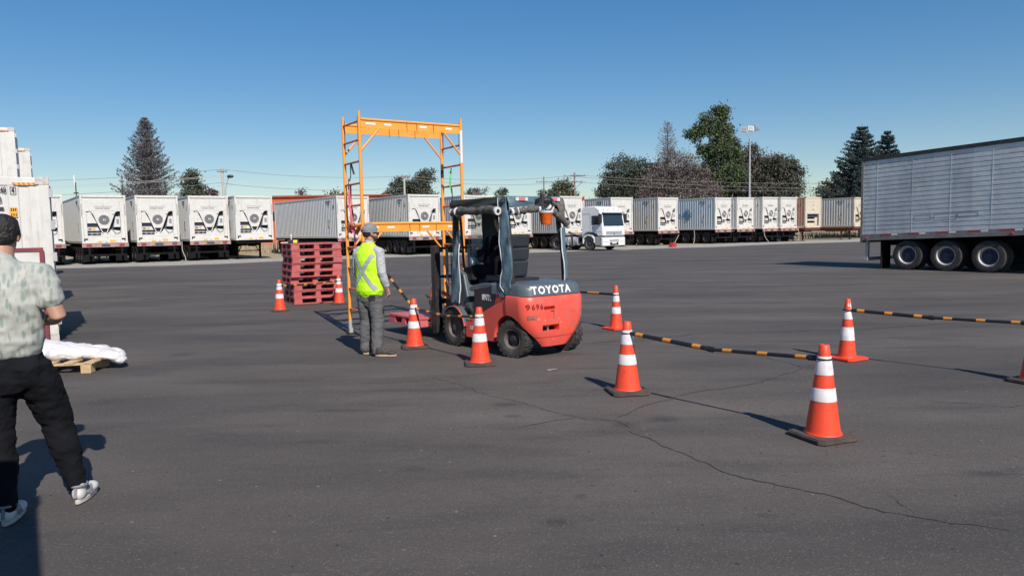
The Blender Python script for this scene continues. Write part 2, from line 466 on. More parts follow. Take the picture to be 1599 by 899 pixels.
# ---------------------------------------------------------------- vegetation
def leaf_mat(name, cols, rough=0.6):
    m, t, b = nodes(name)
    v = coords(t)
    gi = nd(t, 'ShaderNodeNewGeometry')
    c = mixc(t, gi.outputs['Random Per Island'], cols[0], cols[1])
    c = mixc(t, ramp(t, ntex(t, v, 0.6, 3), 0.42, 0.62), c, cols[2])
    t.links.new(c, b.inputs['Base Color']); b.inputs['Roughness'].default_value = rough
    b.inputs['Specular IOR Level'].default_value = 0.25
    return m
M['bark'] = paint('bark', (0.16, 0.13, 0.11), 0.9, var=0.25, scale=5)
M['bark_pale'] = paint('bark_pale', (0.30, 0.27, 0.23), 0.9, var=0.2, scale=5)
M['lf_green'] = leaf_mat('leaves_green', [(0.065, 0.095, 0.038), (0.13, 0.165, 0.065), (0.055, 0.085, 0.042)])
M['lf_euc'] = leaf_mat('leaves_grey_green', [(0.065, 0.080, 0.052), (0.12, 0.135, 0.085), (0.068, 0.074, 0.054)])
M['lf_dark'] = leaf_mat('leaves_dark', [(0.042, 0.062, 0.045), (0.080, 0.10, 0.062), (0.046, 0.056, 0.046)])
M['lf_brown'] = leaf_mat('leaves_brown', [(0.115, 0.092, 0.084), (0.165, 0.135, 0.122), (0.092, 0.070, 0.065)])
M['lf_bare'] = leaf_mat('twigs_bare', [(0.15, 0.12, 0.125), (0.21, 0.17, 0.17), (0.17, 0.14, 0.15)])
M['lf_dusk'] = leaf_mat('leaves_dusky', [(0.082, 0.076, 0.060), (0.13, 0.118, 0.09), (0.066, 0.068, 0.055)])
M['lf_olive'] = leaf_mat('leaves_olive', [(0.10, 0.10, 0.045), (0.16, 0.145, 0.065), (0.07, 0.075, 0.04)])
M['lf_purple'] = leaf_mat('leaves_purple', [(0.10, 0.05, 0.065), (0.15, 0.08, 0.09), (0.08, 0.045, 0.055)])
M['lf_cedar'] = leaf_mat('needles_cedar', [(0.030, 0.050, 0.050), (0.060, 0.085, 0.080), (0.028, 0.042, 0.040)])
M['lf_conif'] = leaf_mat('needles_dead', [(0.095, 0.080, 0.088), (0.17, 0.15, 0.165), (0.070, 0.058, 0.062)])

def leaf(mb, p, s, rnd, asp=0.6):
    a = Vector((rnd.gauss(0, 1), rnd.gauss(0, 1), rnd.gauss(0, 1))).normalized()
    b_ = a.cross(Vector((rnd.gauss(0, 1), rnd.gauss(0, 1), rnd.gauss(0, 1)))).normalized()
    a = a * s; b_ = b_ * s * asp
    n = len(mb.v)
    mb.v += [tuple(p - a), tuple(p + b_ * 0.9), tuple(p + a), tuple(p - b_ * 0.9)]
    mb.f.append((n, n + 1, n + 2, n + 3)); mb.m.append(mb.cur)

def tree(name, label, x, y, lobes, mat, trunk_r=0.25, leaves=5000, size=0.16, seed=1, group=None, bark='bark', clump=0.5, trunks=None, mat2=None, sparse=1.0):
    """lobes: (dx, dy, z, rx, ry, rz) in metres from the foot of the tree"""
    rnd = random.Random(seed)
    t = thing(name, label, 'tree', (x, y, 0), 0, group)
    tb = MB()
    zt = max(l[2] for l in lobes)
    for tr in (trunks or [[(0, 0, 0), (rnd.uniform(-.3, .3), 0, zt * 0.55), (lobes[0][0] * 0.5, 0, zt * 0.9)]]):
        tb.tube(tr, [trunk_r * (1 - 0.6 * i / (len(tr) - 1)) for i in range(len(tr))], 8)
    cb = MB()
    vol = [l[3] * l[4] * l[5] for l in lobes]; tot = sum(v_ ** 0.75 for v_ in vol)
    for l, v_ in zip(lobes, vol):
        c = Vector(l[:3]); rr = Vector(l[3:])
        base = Vector((c.x * 0.25, c.y * 0.25, max(0.5, (c.z - rr.z) * 0.75)))
        tb.tube([base, base.lerp(c, 0.6) + Vector((rnd.uniform(-.2, .2), 0, -0.1)), c], [trunk_r * 0.45, trunk_r * 0.3, trunk_r * 0.12], 6)
        nl = int(leaves * v_ ** 0.75 / tot); per = 26; nc = max(6, nl // per)
        for i in range(nc):
            d = Vector((rnd.gauss(0, 1), rnd.gauss(0, 1), rnd.gauss(0, 1))).normalized()
            q = rnd.uniform(0.35, 1.0) ** 0.6 * (1 + 0.16 * noise.noise(d * 2.2 + c))
            p = c + Vector((d.x * rr.x, d.y * rr.y, d.z * rr.z)) * q
            if i % 5 == 0:
                tb.tube([c.lerp(p, 0.15), c.lerp(p, 0.6) + Vector((0, 0, -0.1)), p], [trunk_r * 0.12, trunk_r * 0.08, trunk_r * 0.03], 4, caps=False)
            cs = clump * rnd.uniform(0.6, 1.2)
            cb.mat(mat2 if (mat2 and rnd.random() < 0.35) else mat)
            for j in range(int(per * sparse)):
                leaf(cb, p + Vector((rnd.gauss(0, cs), rnd.gauss(0, cs), rnd.gauss(0, cs * 0.7))), size * rnd.uniform(0.6, 1.3), rnd)
    tb.build('trunk', M[bark], t, smooth=60)
    cb.build('crown', None, t, fix=False)
    return t

def conifer(name, label, x, y, h, rad, mat, seed=1, group=None, dens=1.0, size=0.13, droop=0.15, whorl=0.45, z0=1.0, power=1.0, bark='bark'):
    rnd = random.Random(seed)
    t = thing(name, label, 'tree', (x, y, 0), 0, group)
    tb = MB(); cb = MB(); cb.mat(mat)
    tb.tube([(0, 0, 0), (0.05, 0, h * 0.5), (0, 0, h)], [h * 0.018, h * 0.011, 0.02], 8)
    z = z0
    while z < h * 0.985:
        f_ = (h - z) / (h - z0); L0 = rad * f_ ** power
        nb = max(3, int(7 * dens))
        a0 = rnd.uniform(0, 6)
        for k in range(nb):
            a = a0 + 2 * PI * k / nb + rnd.uniform(-.3, .3); L = L0 * rnd.uniform(0.62, 1.15) + 0.15
            d = Vector((math.cos(a), math.sin(a), 0)); pts = []
            for i in range(5):
                s = i / 4; pts.append(Vector((0, 0, z)) + d * (L * s) + Vector((0, 0, -droop * L * s + 0.16 * L * s * s * s)))
            tb.tube(pts, [0.045 * f_ + 0.015, 0.035 * f_ + 0.012, 0.025 * f_ + 0.01, 0.015, 0.006], 4, caps=False)
            side = Vector((-d.y, d.x, 0)); n = int(L * 26 * dens) + 6
            for i in range(n):
                s = rnd.uniform(0.12, 1.03); j = min(3, int(s * 4)); q = pts[j].lerp(pts[j + 1], min(1, s * 4 - j))
                w = (1.05 - s) * L * 0.32 + 0.08
                leaf(cb, q + side * rnd.uniform(-w, w) + Vector((0, 0, rnd.uniform(-0.16, 0.08))), size * rnd.uniform(0.6, 1.3), rnd, 0.35)
        z += whorl * rnd.uniform(0.7, 1.25)
    tb.build('trunk', M[bark], t, smooth=60)
    cb.build('crown', None, t, fix=False)
    return t

G_ = 'trees behind the container row'
conifer('conifer_tree', 'tall dark brownish conifer with thinning crown, tallest tree on the left', -42.3, 85, 15.4, 4.5, M['lf_conif'], 3, G_, dens=1.2, size=0.12, whorl=0.30, z0=2.2, power=0.78, droop=-0.25)
tree('evergreen_tree', 'small rounded bushy green evergreen right of the tall brown conifer', -46.0, 105, [(0, 0, 8.2, 1.5, 1.5, 2.6), (.1, 0, 10.1, .8, .8, 1.0), (0, 0, 5, 1.6, 1.6, 2.5)], M['lf_dark'], leaves=6500, size=.17, seed=4, group=G_, clump=.35, mat2=M['lf_green'])
tree('plum_tree', 'small purple leaved tree left of the concrete pole', -43.3, 105, [(.2, 0, 7.6, .8, .8, .8), (-.7, 0, 8.2, .35, .4, 1.0), (.1, 0, 5.5, 1, 1, 1.5)], M['lf_purple'], leaves=2200, size=.13, seed=5, group=G_, clump=.25)
tree('shrub_tree', 'small reddish sparse tree poking above the orange shed', -31.2, 108, [(0, 0, 7.0, 1.2, 1, 1.0), (.2, 0, 7.9, .4, .4, .5), (0, 0, 4, 1, 1, 2)], M['lf_brown'], leaves=2200, size=.12, seed=6, group=G_, clump=.25, sparse=.7)
tree('bush_tree', 'low pale green treetop showing between orange shed and scaffold', -26.8, 112, [(0, 0, 6.6, 2.2, 2, 1.4), (0, 0, 4, 2, 2, 2)], M['lf_euc'], leaves=2500, size=.16, seed=7, group=G_, clump=.4)
tree('eucalyptus_tree', 'broad grey green tree, the lower and wider of two behind the scaffold', -16.9, 112, [(0, 0, 7.6, 2.4, 2.4, 2.0), (-1.7, 0, 6.6, 1.3, 1.5, 1.5), (1.2, 0, 7.0, 1.6, 1.6, 2.2), (.3, 0, 9.0, 1.2, 1.2, .9), (0, 0, 4.5, 2.2, 2, 2)], M['lf_euc'], leaves=9000, size=.17, seed=8, group=G_, clump=.4, mat2=M['lf_dark'])
tree('eucalyptus_tree', 'grey green tree with a high round top beside the concrete power pole', -13.3, 111, [(.6, 0, 9.9, 1.4, 1.3, 1.2), (-.7, 0, 8.3, 1.4, 1.4, 1.6), (.2, 0, 7.0, 1.3, 1.3, 1.6), (1.6, 0, 6.7, .6, .7, .8), (0, 0, 4.5, 1.6, 1.6, 2)], M['lf_euc'], leaves=8000, size=.16, seed=9, group=G_, clump=.33, mat2=M['lf_dark'])
tree('small_tree', 'small dark flat topped tree seen through the right ladder of the scaffold', -5.7, 112, [(0, 0, 7.2, 1.3, 1, .9), (.3, 0, 5, 1.2, 1, 1.5)], M['lf_dark'], leaves=2400, size=.14, seed=10, group=G_, clump=.3, mat2=M['lf_brown'])
tree('bare_tree', 'thin leafless grey treetop right of the scaffold', -4.0, 114, [(0, 0, 7.6, .45, .5, 1.3), (0, 0, 5, .5, .5, 1.5)], M['lf_bare'], leaves=1100, size=.08, seed=11, group=G_, clump=.2, sparse=.8)
tree('small_tree', 'small dark treetop just above the roof of the forklift', -1.2, 112, [(-.2, 0, 6.9, .9, .9, .8), (.3, 0, 7.6, .5, .5, .5), (0, 0, 4.6, 1, 1, 1.6)], M['lf_dark'], leaves=2200, size=.13, seed=12, group=G_, clump=.25)
tree('oak_tree', 'dark green tree between the two wooden power poles', 7.6, 110, [(.2, 0, 7.3, 1.8, 1.8, 1.8), (-2.1, 0, 6.4, 1.2, 1.2, 1.1), (1.4, 0, 6.7, 1.2, 1.2, 1.4), (0, 0, 4, 2, 2, 2)], M['lf_euc'], leaves=7000, size=.16, seed=13, group=G_, clump=.35, mat2=M['lf_olive'])
tree('dark_tree', 'dark green tree at the left end of the tall tree cluster', 16.6, 108, [(0, 0, 9.9, 2.4, 2.2, 2.3), (-1.7, 0, 7.9, 1.6, 1.7, 2.0), (-2.6, 0, 6.3, 1.5, 1.5, 1.4), (2.9, 0, 9.6, 2.4, 1.6, 2.4), (4.4, 0, 8.6, 2.2, 1.6, 2.8), (0, 0, 6.5, 3.2, 2.6, 3), (2.4, 0, 6.5, 2.8, 2, 3.2)], M['lf_dark'], leaves=24000, size=.15, seed=14, group=G_, clump=.45, mat2=M['lf_dusk'])
tree('dry_tree', 'wide bare brownish grey tree in front of the tall tree cluster', 23.2, 102, [(0, 0, 10.0, 2.7, 2.2, 2.5), (-2.4, 0, 8.0, 2.2, 2, 2.3), (2.4, 0, 8.6, 2.3, 2, 2.6), (-3.3, 0, 5.8, 2.2, 2, 2.2), (1.5, 0, 6.6, 3.2, 2, 3.0), (4, 0, 6.6, 2.4, 2, 3.0), (-1.0, 0, 6.4, 3, 2, 3)], M['lf_brown'], leaves=30000, size=.12, seed=15, group=G_, clump=.42, mat2=M['lf_bare'], bark='bark_pale')
conifer('bare_conifer', 'leafless pale grey conifer top rising left of the tall poplar', 23.0, 106, 16.9, 2.6, M['lf_bare'], 16, G_, dens=.8, size=.09, whorl=.4, z0=7, power=.55, droop=-.35)
tree('poplar_tree', 'tallest tree of the cluster, leaning green poplar with ragged top', 29.6, 104, [(.3, 0, 17.0, 1.2, 1.0, 1.7), (-1.5, 0, 15.6, 1.7, 1.1, 1.2), (-3.2, 0, 14.6, 1.2, 1, .8), (.9, 0, 14.4, 1.5, 1.4, 2.0), (.4, 0, 11.8, 2.3, 2, 2.2), (2.4, 0, 12.3, 1.2, 1.2, 1.3), (.5, 0, 8.6, 3.0, 2.4, 2.6), (3.0, 0, 8.4, 1.7, 1.6, 1.6), (1.1, 0, 17.9, .5, .5, .8), (-1.9, 0, 16.9, .5, .5, .6), (-2.2, 0, 12.4, .7, .7, .9)], M['lf_green'], leaves=32000, size=.17, seed=17, group=G_, clump=.38, mat2=M['lf_dark'], trunks=[[(0, 0, 0), (.8, 0, 6), (.5, 0, 12), (.3, 0, 16)], [(.3, 0, 0), (2.6, 0, 7)], [(-.3, 0, 0), (.4, 0, 7)]], bark='bark_pale')
tree('brown_tree', 'dusky brown tree behind the floodlight mast', 35.2, 107, [(0, 0, 10.4, 2.8, 2.4, 2.6), (.3, 0, 12.9, .9, .9, .7), (-2, 0, 9.3, 2.4, 2, 2.5), (2.6, 0, 8.8, 2.4, 2, 2.8), (-3.4, 0, 7, 2.4, 2, 3), (0, 0, 6.5, 3.4, 2, 3)], M['lf_dusk'], leaves=24000, size=.15, seed=18, group=G_, clump=.42, mat2=M['lf_brown'])
tree('dusky_tree', 'dark olive brown tree at the right end of the tall tree cluster', 39.3, 105, [(0, 0, 9.7, 2.2, 2, 2.0), (1.4, 0, 8.2, 1.9, 1.9, 2.2), (-1.3, 0, 10.3, 1.2, 1.2, 1.2), (.5, 0, 5.8, 2.6, 2.2, 2.6), (-2.4, 0, 7, 2.2, 2, 3)], M['lf_dusk'], leaves=20000, size=.15, seed=19, group=G_, clump=.42, mat2=M['lf_euc'])
tree('olive_bush', 'wide olive green bush behind the rusty containers on the right', 44.6, 96, [(0, 0, 6.2, 2.8, 2, 2.0), (2.8, 0, 5.8, 2.6, 2, 1.9), (-2.4, 0, 5.4, 1.9, 2, 1.8), (.6, 0, 4, 3.5, 2, 2), (5.5, 0, 5.3, 2.2, 2, 1.8), (8.5, 0, 5.0, 2.2, 2, 1.8)], M['lf_olive'], leaves=14000, size=.16, seed=20, group=G_, clump=.4, mat2=M['lf_euc'])
conifer('cedar_tree', 'tall blue green cedar, the taller of two behind the silver trailer', 38.7, 80, 12.4, 5.0, M['lf_cedar'], 21, G_, dens=1.6, size=.15, whorl=.36, z0=2.2, power=.82, droop=-.05)
conifer('cedar_tree', 'shorter dark cedar right of the tallest one behind the silver trailer', 42.0, 81, 11.8, 3.3, M['lf_cedar'], 22, G_, dens=1.9, size=.17, whorl=.42, z0=2.2, power=.8, droop=-.05)

M['reed'] = leaf_mat('dry_reed', [(0.30, 0.24, 0.15), (0.42, 0.35, 0.24), (0.24, 0.20, 0.13)])
rnd = random.Random(5); g = MB(); g.mat(M['reed'])
for i in range(5200):
    s = rnd.uniform(-34, 62); x = -6 + s * 0.84 + rnd.gauss(0, .6); y = 70 + s * 0.30 + rnd.gauss(0, 1.3)
    h_ = rnd.uniform(.4, 1.25) * (1.25 if x < -8 else .8); dx = rnd.uniform(-.25, .25); w = .035
    n = len(g.v); g.v += [(x - w, y, 0), (x + w, y + .02, 0), (x + dx + w * .3, y + rnd.uniform(-.2, .2), h_)]; g.f.append((n, n + 1, n + 2)); g.m.append(0)
tag(g.build('dry_grass', None, fix=False), 'tall dry straw coloured grass growing behind the container chassis', 'grass', kind='stuff')

# ---------------------------------------------------------------- far shed, poles, wires
M['shed'] = paint('shed_orange', (0.52, 0.10, 0.045), 0.6, var=0.08, scale=.5)
M['shedroof'] = paint('shed_roof', (0.30, 0.08, 0.05), 0.6)
t = thing('industrial_shed', 'long low orange red shed behind the container row', 'building', (-26.5, 100, 0), 0)
g = MB(); g.box(-9.3, 9.5, 0, 14, 0, 6.6); g.build('wall', M['shed'], t)
g = MB(); g.prism([(-9.6, 6.602), (9.8, 6.602), (9.8, 6.75), (-9.6, 6.85)], 'y', -0.3, 14.3); g.build('roof', M['shedroof'], t)
g = MB()
for k in range(3): g.box(-7 + k * 5, -5 + k * 5, -0.03, -0.003, 3.4, 4.6)
g.build('window', M['black'], t)

def pole(name, label, x, y, h, r, mat, arms=(), loc_group='power poles behind the containers'):
    t = thing(name, label, 'pole', (x, y, 0), 0, loc_group)
    g = MB(); g.tube([(0, 0, 0), (0, 0, h)], r, 8, r2=r * .7); g.build('post', M[mat], t, smooth=50)
    for k, (z, w) in enumerate(arms):
        a = MB(); a.box(-w, w, -.16, -.04 - .001, z - .05, z + .05); 
        for q in (-.9, -.3, .3, .9): a.tube([(w * q, -.1, z + .05), (w * q, -.1, z + .2)], .035, 6)
        a.build('crossarm', M['wood_pole'], t)
    return t
pole('power_pole', 'grey concrete pole standing beside a small street lamp', -29.64, 75, 8.5, .17, 'concrete_pole', [(8.1, .5)])
pole('power_pole', 'pale concrete pole in front of the eucalyptus trees', -11.65, 80, 7.8, .15, 'concrete_pole', [(7.6, .7)])
pole('power_pole', 'thin wooden pole with a single crossarm above the forklift roof', 4.56, 98, 8.6, .12, 'wood_pole', [(7.9, 1.1)])
t = pole('power_pole', 'wooden pole with two crossarms and a small lamp', 7.55, 85, 8.1, .13, 'wood_pole', [(7.7, 1.3), (7.0, .8)])
g = MB(); g.tube([(0, -.2, 6.2), (.9, -.6, 7.0)], .04, 6); g.box(.8, 1.3, -.75, -.45, 6.95, 7.1); g.build('lamp', M['galv'], t)
t = thing('street_lamp', 'small dark street lamp on a curved arm beside the concrete pole', 'lamp', (-28.9, 74.5, 0), 0)
g = MB(); g.tube([(-.35, 0, 0), (-.3, 0, 6.2), (-.05, 0, 7.2), (.1, 0, 7.5)], .05, 6); g.build('post', M['galv'], t, smooth=50)
g = MB(); g.ball((.28, -.1, 7.55), (.36, .2, .17), 10); g.build('lamp_head', M['blacksteel'], t, smooth=50)
t = thing('antenna_mast', 'thin mast with pale tip above the leftmost containers', 'antenna', (-41.85, 70, 0), 0)
g = MB(); g.tube([(0, 0, 0), (0, 0, 6.9)], .05, 6); g.box(-.22, .22, -.05, .05, 5.85, 5.95); g.build('mast', M['blacksteel'], t)
g = MB(); g.tube([(-.1, 0, 6.6), (-.1, 0, 7.6)], .06, 6); g.build('tip', M['whitelens'], t)
t = thing('antenna_mast', 'thin dark lattice mast left of the tall brown conifer', 'antenna', (-42.7, 80, 0), 0)
g = MB(); g.tube([(0, 0, 0), (0, 0, 8.4)], .05, 6)
for k in range(8): g.box(-.16, .16, -.02, .02, 5.2 + k * .4, 5.24 + k * .4)
g.build('mast', M['blacksteel'], t)
# floodlight mast
t = thing('floodlight_mast', 'tall slender mast with three floodlights in front of the trees', 'light mast', (26.4, 80, 0), 0)
g = MB(); g.tube([(0, 0, 0), (0, 0, 11.2)], .13, 10, r2=.07); g.build('post', M['galv'], t, smooth=50)
g = MB(); g.tube([(0, 0, 11.1), (-.45, 0, 11.75)], .04, 6); g.tube([(0, 0, 11.1), (.5, 0, 11.85)], .04, 6); g.bar((-.95, 0, 11.75), (.75, 0, 11.9), .06, .06); g.build('bracket', M['galv'], t)
for k, (x, z, a) in enumerate([(-.68, 12.05, -.25), (.08, 12.15, 0), (.8, 12.25, .55)]):
    Mx = Matrix.Translation((x, -.05, z)) @ Matrix.Rotation(a, 4, 'Z') @ Matrix.Rotation(R(-18), 4, 'X') @ Matrix.Rotation(R(6), 4, 'Y')
    g = MB(); g.mat(M['galv']); g.box(-.30, .30, 0, .14, -.26, .26, Mx); g.mat(M['machine']); g.box(-.27, .27, -.012, -.001, -.23, .23, Mx)
    g.mat(M['machine'])
    for q in (-.09, .09): g.box(q - .01, q + .01, -.02, -.013, -.23, .23, Mx)
    for q in (-.08, .08): g.box(-.27, .27, -.028, -.021, q - .01, q + .01, Mx)
    g.build('floodlight', None, t)

def wire(a, b_, sag, r=.022, label='thin dark overhead cable', z=0):
    a = Vector(a); b_ = Vector(b_); pts = []
    for i in range(17):
        s = i / 16; p = a.lerp(b_, s); p.z -= sag * 4 * s * (1 - s); pts.append(p)
    g = MB(); g.tube(pts, r, 5)
    return tag(g.build('overhead_cable', M['wire'], smooth=80), label, 'cable', 'overhead cables between the poles')
W = [((-75, 76, 8.5), (-29.64, 75, 8.35), .9, 'topmost thin cable running left from the concrete pole past the brown conifer'),
     ((-75, 76, 7.0), (-29.64, 75, 7.0), 1.0, 'lower thin cable running left from the concrete pole past the brown conifer'),
     ((-29.64, 75, 8.35), (-11.65, 80, 7.7), .45, 'upper cable between the concrete pole by the lamp and the pale pole'),
     ((-29.64, 75, 6.9), (-11.65, 80, 6.4), .45, 'lower cable between the concrete pole by the lamp and the pale pole'),
     ((-11.65, 80, 7.75), (7.55, 84.8, 7.8), .55, 'upper cable from the pale pole to the pole with two crossarms'),
     ((-11.65, 80, 7.5), (7.55, 84.8, 7.1), .6, 'lower cable from the pale pole to the pole with two crossarms'),
     ((7.55, 84.8, 7.8), (60, 84, 6.6), .9, 'upper cable running right from the two crossarm pole across the tree cluster'),
     ((7.55, 84.8, 7.6), (60, 84, 6.2), 1.1, 'middle cable running right from the two crossarm pole across the tree cluster'),
     ((7.55, 84.8, 7.0), (60, 84, 5.8), 1.0, 'lowest cable running right from the two crossarm pole across the tree cluster')]
for a, b_, s_, l_ in W: wire(a, b_, s_, .020, l_)
M['wire_pale'] = paint('cable_pale', (0.50, 0.46, 0.42), 0.6)
for k in range(2):
    o = wire((-75, 74.6, 7.9 - .38 * k), (-29.64, 74.9, 7.75 - .1 * k), .9, .018, ['thicker pale cable, the higher of two crossing the brown conifer', 'thicker pale cable, the lower of two crossing the brown conifer'][k])
    o.data.materials[0] = M['wire_pale']
# ================================================================ CONTAINERS
TH = 0.5736                      # every container of the row is turned by this angle
CU = Vector((math.cos(TH), math.sin(TH), 0)); CV = Vector((-math.sin(TH), math.cos(TH), 0))
ZB = 1.26                        # floor of a container lying on its chassis
W_, L_, H_ = 2.44, 12.19, 2.90

def corrug(mb, x, y0, y1, z0, z1, out, period=0.28, depth=0.034):
    """corrugated wall in the plane x, ribs vertical, pushed inwards (out = +1 or -1 is the outer side)"""
    pts = []; n = int((y1 - y0) / period); p = (y1 - y0) / n
    for i in range(n):
        a = y0 + i * p
        pts += [(a, 0), (a + p * .38, 0), (a + p * .5, 1), (a + p * .88, 1)]
    pts.append((y1, 0))
    vs = []
    for y, d in pts:
        xx = x - out * depth * d
        vs += [(xx, y, z0), (xx, y, z1)]
    mb.add(vs, [(2 * i, 2 * i + 2, 2 * i + 3, 2 * i + 1) for i in range(len(pts) - 1)])

def castings(mat, t, L=L_, H=H_, W=W_):
    for x in (0, W - .17):
        for y in (-.004, L - .17):
            for z in (-.004, H - .114):
                mb = MB(); mb.box(x - .004, x + .178, y, y + .178, z, z + .122); mb.build('corner_casting', mat, t)

def make_container(name, white='white', side='side', unit='v', L=L_, H=H_):
    t = thing(name, 'x', 'container')
    fr = MB()
    for x in (0, W_ - .11):
        fr.box(x, x + .11, 0, .14, .118, H - .118); fr.box(x, x + .11, L - .14, L, .118, H - .118)
        fr.box(x + (.002 if x == 0 else .05), x + (.06 if x == 0 else .108), .174, L - .174, H - .1, H - .002)
        fr.box(x + (.002 if x == 0 else .05), x + (.06 if x == 0 else .108), .174, L - .174, .002, .16)
    for y in (0, L - .1):
        fr.box(.174, W_ - .174, y, y + .1, H - .14, H - .002); fr.box(.174, W_ - .174, y, y + .1, .002, .2)
    fr.build('frame', M[white], t, bevel=.008)
    castings(M['rust'] if white == 'cream' else M['white'], t, L, H)
    for s, x in ((-1, .012), (1, W_ - .012)):
        sp = MB(); corrug(sp, x, .14, L - .14, .16, H - .1, s, depth=.03)
        sp.build('side_wall', M[side], t, fix=False)
    rf = MB(); rf.box(.06, W_ - .06, .1, L - .1, H - .05, H - .025); rf.build('roof', M[side], t)
    bk = MB(); bk.box(.11, W_ - .11, L - .05, L - .02, .2, H - .14)
    for k in (.5, .95, 1.5, 1.95): bk.tube([(k, L + .01, .15), (k, L + .01, H - .12)], .018, 6)
    bk.build('door', M[white], t)
    D = .32     # depth of the machinery bay
    X = lambda f: f * W_
    Z = lambda f: H * (1 - f)
    if unit == 'v':
        cv = MB(); cv.box(.11, W_ - .11, D, D + .03, .2, H - .14); cv.build('machinery_bay', M['cavity'], t)
        p = MB()
        def pl(poly, y=.05, th=.05): p.prism([(X(a), Z(b_)) for a, b_ in poly], 'y', y, y + th)
        pl([(.046, .048), (.954, .048), (.954, .335), (.046, .335)], .06, .12)          # upper panel
        pl([(.09, .08), (.5, .08), (.5, .32), (.20, .32)], .045, .012); pl([(.505, .08), (.91, .08), (.80, .32), (.505, .32)], .045, .012)
        pl([(.046, .337), (.13, .337), (.13, .90), (.046, .90)], .06, .2)
        pl([(.87, .337), (.954, .337), (.954, .90), (.87, .90)], .06, .2)
        pl([(.132, .86), (.868, .86), (.868, .93), (.132, .93)], .06, .2)
        pl([(.135, .36), (.215, .345), (.345, .585), (.135, .585)], .09, .05)              # left white triangle
        pl([(.135, .665), (.36, .665), (.40, .74), (.135, .74)], .12, .05)                # left middle band
        pl([(.42, .775), (.60, .775), (.64, .72), (.868, .745), (.868, .858), (.42, .858)], .12, .04)
        pl([(.135, .838), (.42, .838), (.42, .858), (.135, .858)], .1, .04)
        p.build('front_panel', M[white], t, bevel=.006)
        v = MB()
        poly = [(.215, .337), (.80, .337), (.755, .36), (.60, .70), (.575, .695), (.43, .695), (.405, .70), (.27, .40)]
        v.prism([(X(a), Z(b_)) for a, b_ in poly], 'y', .0, .10)
        v.prism([(X(a), Z(b_)) for a, b_ in [(.405, .702), (.43, .702), (.47, .775), (.455, .79)]], 'y', .03, .1)
        v.prism([(X(a), Z(b_)) for a, b_ in [(.60, .702), (.575, .702), (.54, .775), (.555, .79)]], 'y', .03, .1)
        v.build('unit_cover', M[white], t, bevel=.01)
        f_ = MB(); cx, cz = X(.5), Z(.515); rr = .30
        f_.mat(M['grille']); f_.prism([(cx + rr * math.cos(k * PI / 14), cz + rr * math.sin(k * PI / 14)) for k in range(28)], 'y', -.006, .02)
        f_.mat(M['grille_ring'])
        for q in (.08, .13, .18, .23, .275):
            f_.tube([(cx + q * math.cos(k * PI / 12), -.016, cz + q * math.sin(k * PI / 12)) for k in range(25)], .006, 4, caps=False)
        for k in range(10): f_.tube([(cx + .06 * math.cos(k * PI / 5), -.016, cz + .06 * math.sin(k * PI / 5)), (cx + rr * math.cos(k * PI / 5 + .35), -.012, cz + rr * math.sin(k * PI / 5 + .35))], .005, 4)
        f_.mat(M[white]); f_.box(cx - .055, cx + .075, -.03, -.02, cz - .05, cz + .06)
        f_.mat(M['grille']); f_.box(cx - .02, cx + .05, -.035, -.031, cz - .02, cz + .03)
        f_.build('fan', None, t)
        c = MB(); c.mat(M[white]); c.prism([(X(a), Z(b_)) for a, b_ in [(.705, .665), (.86, .665), (.86, .445), (.765, .445), (.755, .46)]], 'y', .02, .2); c.mat(M['machine']); c.box(X(.77), X(.83), .012, .019, Z(.60), Z(.50))
        c.build('control_box', None, t, bevel=.004)
        k_ = MB(); k_.mat(M['machine'])
        for a in (.22, .34): k_.tube([(X(a), .12, Z(.795)), (X(a), .28, Z(.795))], .085, 12)
        k_.tube([(X(.14), .16, Z(.79)), (X(.40), .16, Z(.79))], .045, 8)
        k_.tube([(X(.66), .1, Z(.70)), (X(.75), .05, Z(.80)), (X(.84), .08, Z(.78)), (X(.86), .1, Z(.70))], .016, 6)
        k_.mat(M['hub']); k_.box(X(.14), X(.38), .2, .3, Z(.66), Z(.60)); k_.box(X(.43), X(.58), .14, .3, Z(.76), Z(.705))
        k_.mat(M['orange_label']); k_.box(X(.24), X(.31), .108, .118, Z(.72), Z(.68))
        k_.mat(M['grille']); k_.box(X(.15), X(.22), .108, .118, Z(.72), Z(.685))
        k_.build('compressor', None, t)
    elif unit == 'old':
        p = MB()
        def pl(poly, y=.05, th=.05): p.prism([(X(a), Z(b_)) for a, b_ in poly], 'y', y, y + th)
        pl([(.046, .048), (.954, .048), (.954, .55), (.046, .55)], .03, .3)
        pl([(.046, .552), (.13, .552), (.13, .93), (.046, .93)], .03, .3); pl([(.87, .552), (.954, .552), (.954, .93), (.87, .93)], .03, .3)
        pl([(.132, .715), (.62, .715), (.62, .775), (.132, .775)], .05, .1); pl([(.132, .84), (.6, .84), (.6, .93), (.132, .93)], .05, .1)
        pl([(.62, .665), (.76, .665), (.76, .93), (.62, .93)], .04, .1); pl([(.1, .14), (.9, .14), (.9, .155), (.1, .155)], .018, .01)
        p.build('front_panel', M[white], t, bevel=.006)
        c = MB(); c.mat(M['hub']); c.box(.11, W_ - .11, .33, .36, .2, H - .14); c.box(X(.45), X(.55), .015, .029, Z(.40), Z(.42)); c.box(X(.48), X(.5), .015, .029, Z(.30), Z(.24))
        c.prism([(X(a), Z(b_)) for a, b_ in [(.13, .6), (.17, .553), (.83, .553), (.87, .6), (.87, .66), (.13, .66)]], 'y', .2, .3)
        c.build('machinery_bay', None, t)
    # markings
    lb = MB(); lb.mat(M['orange_label'])
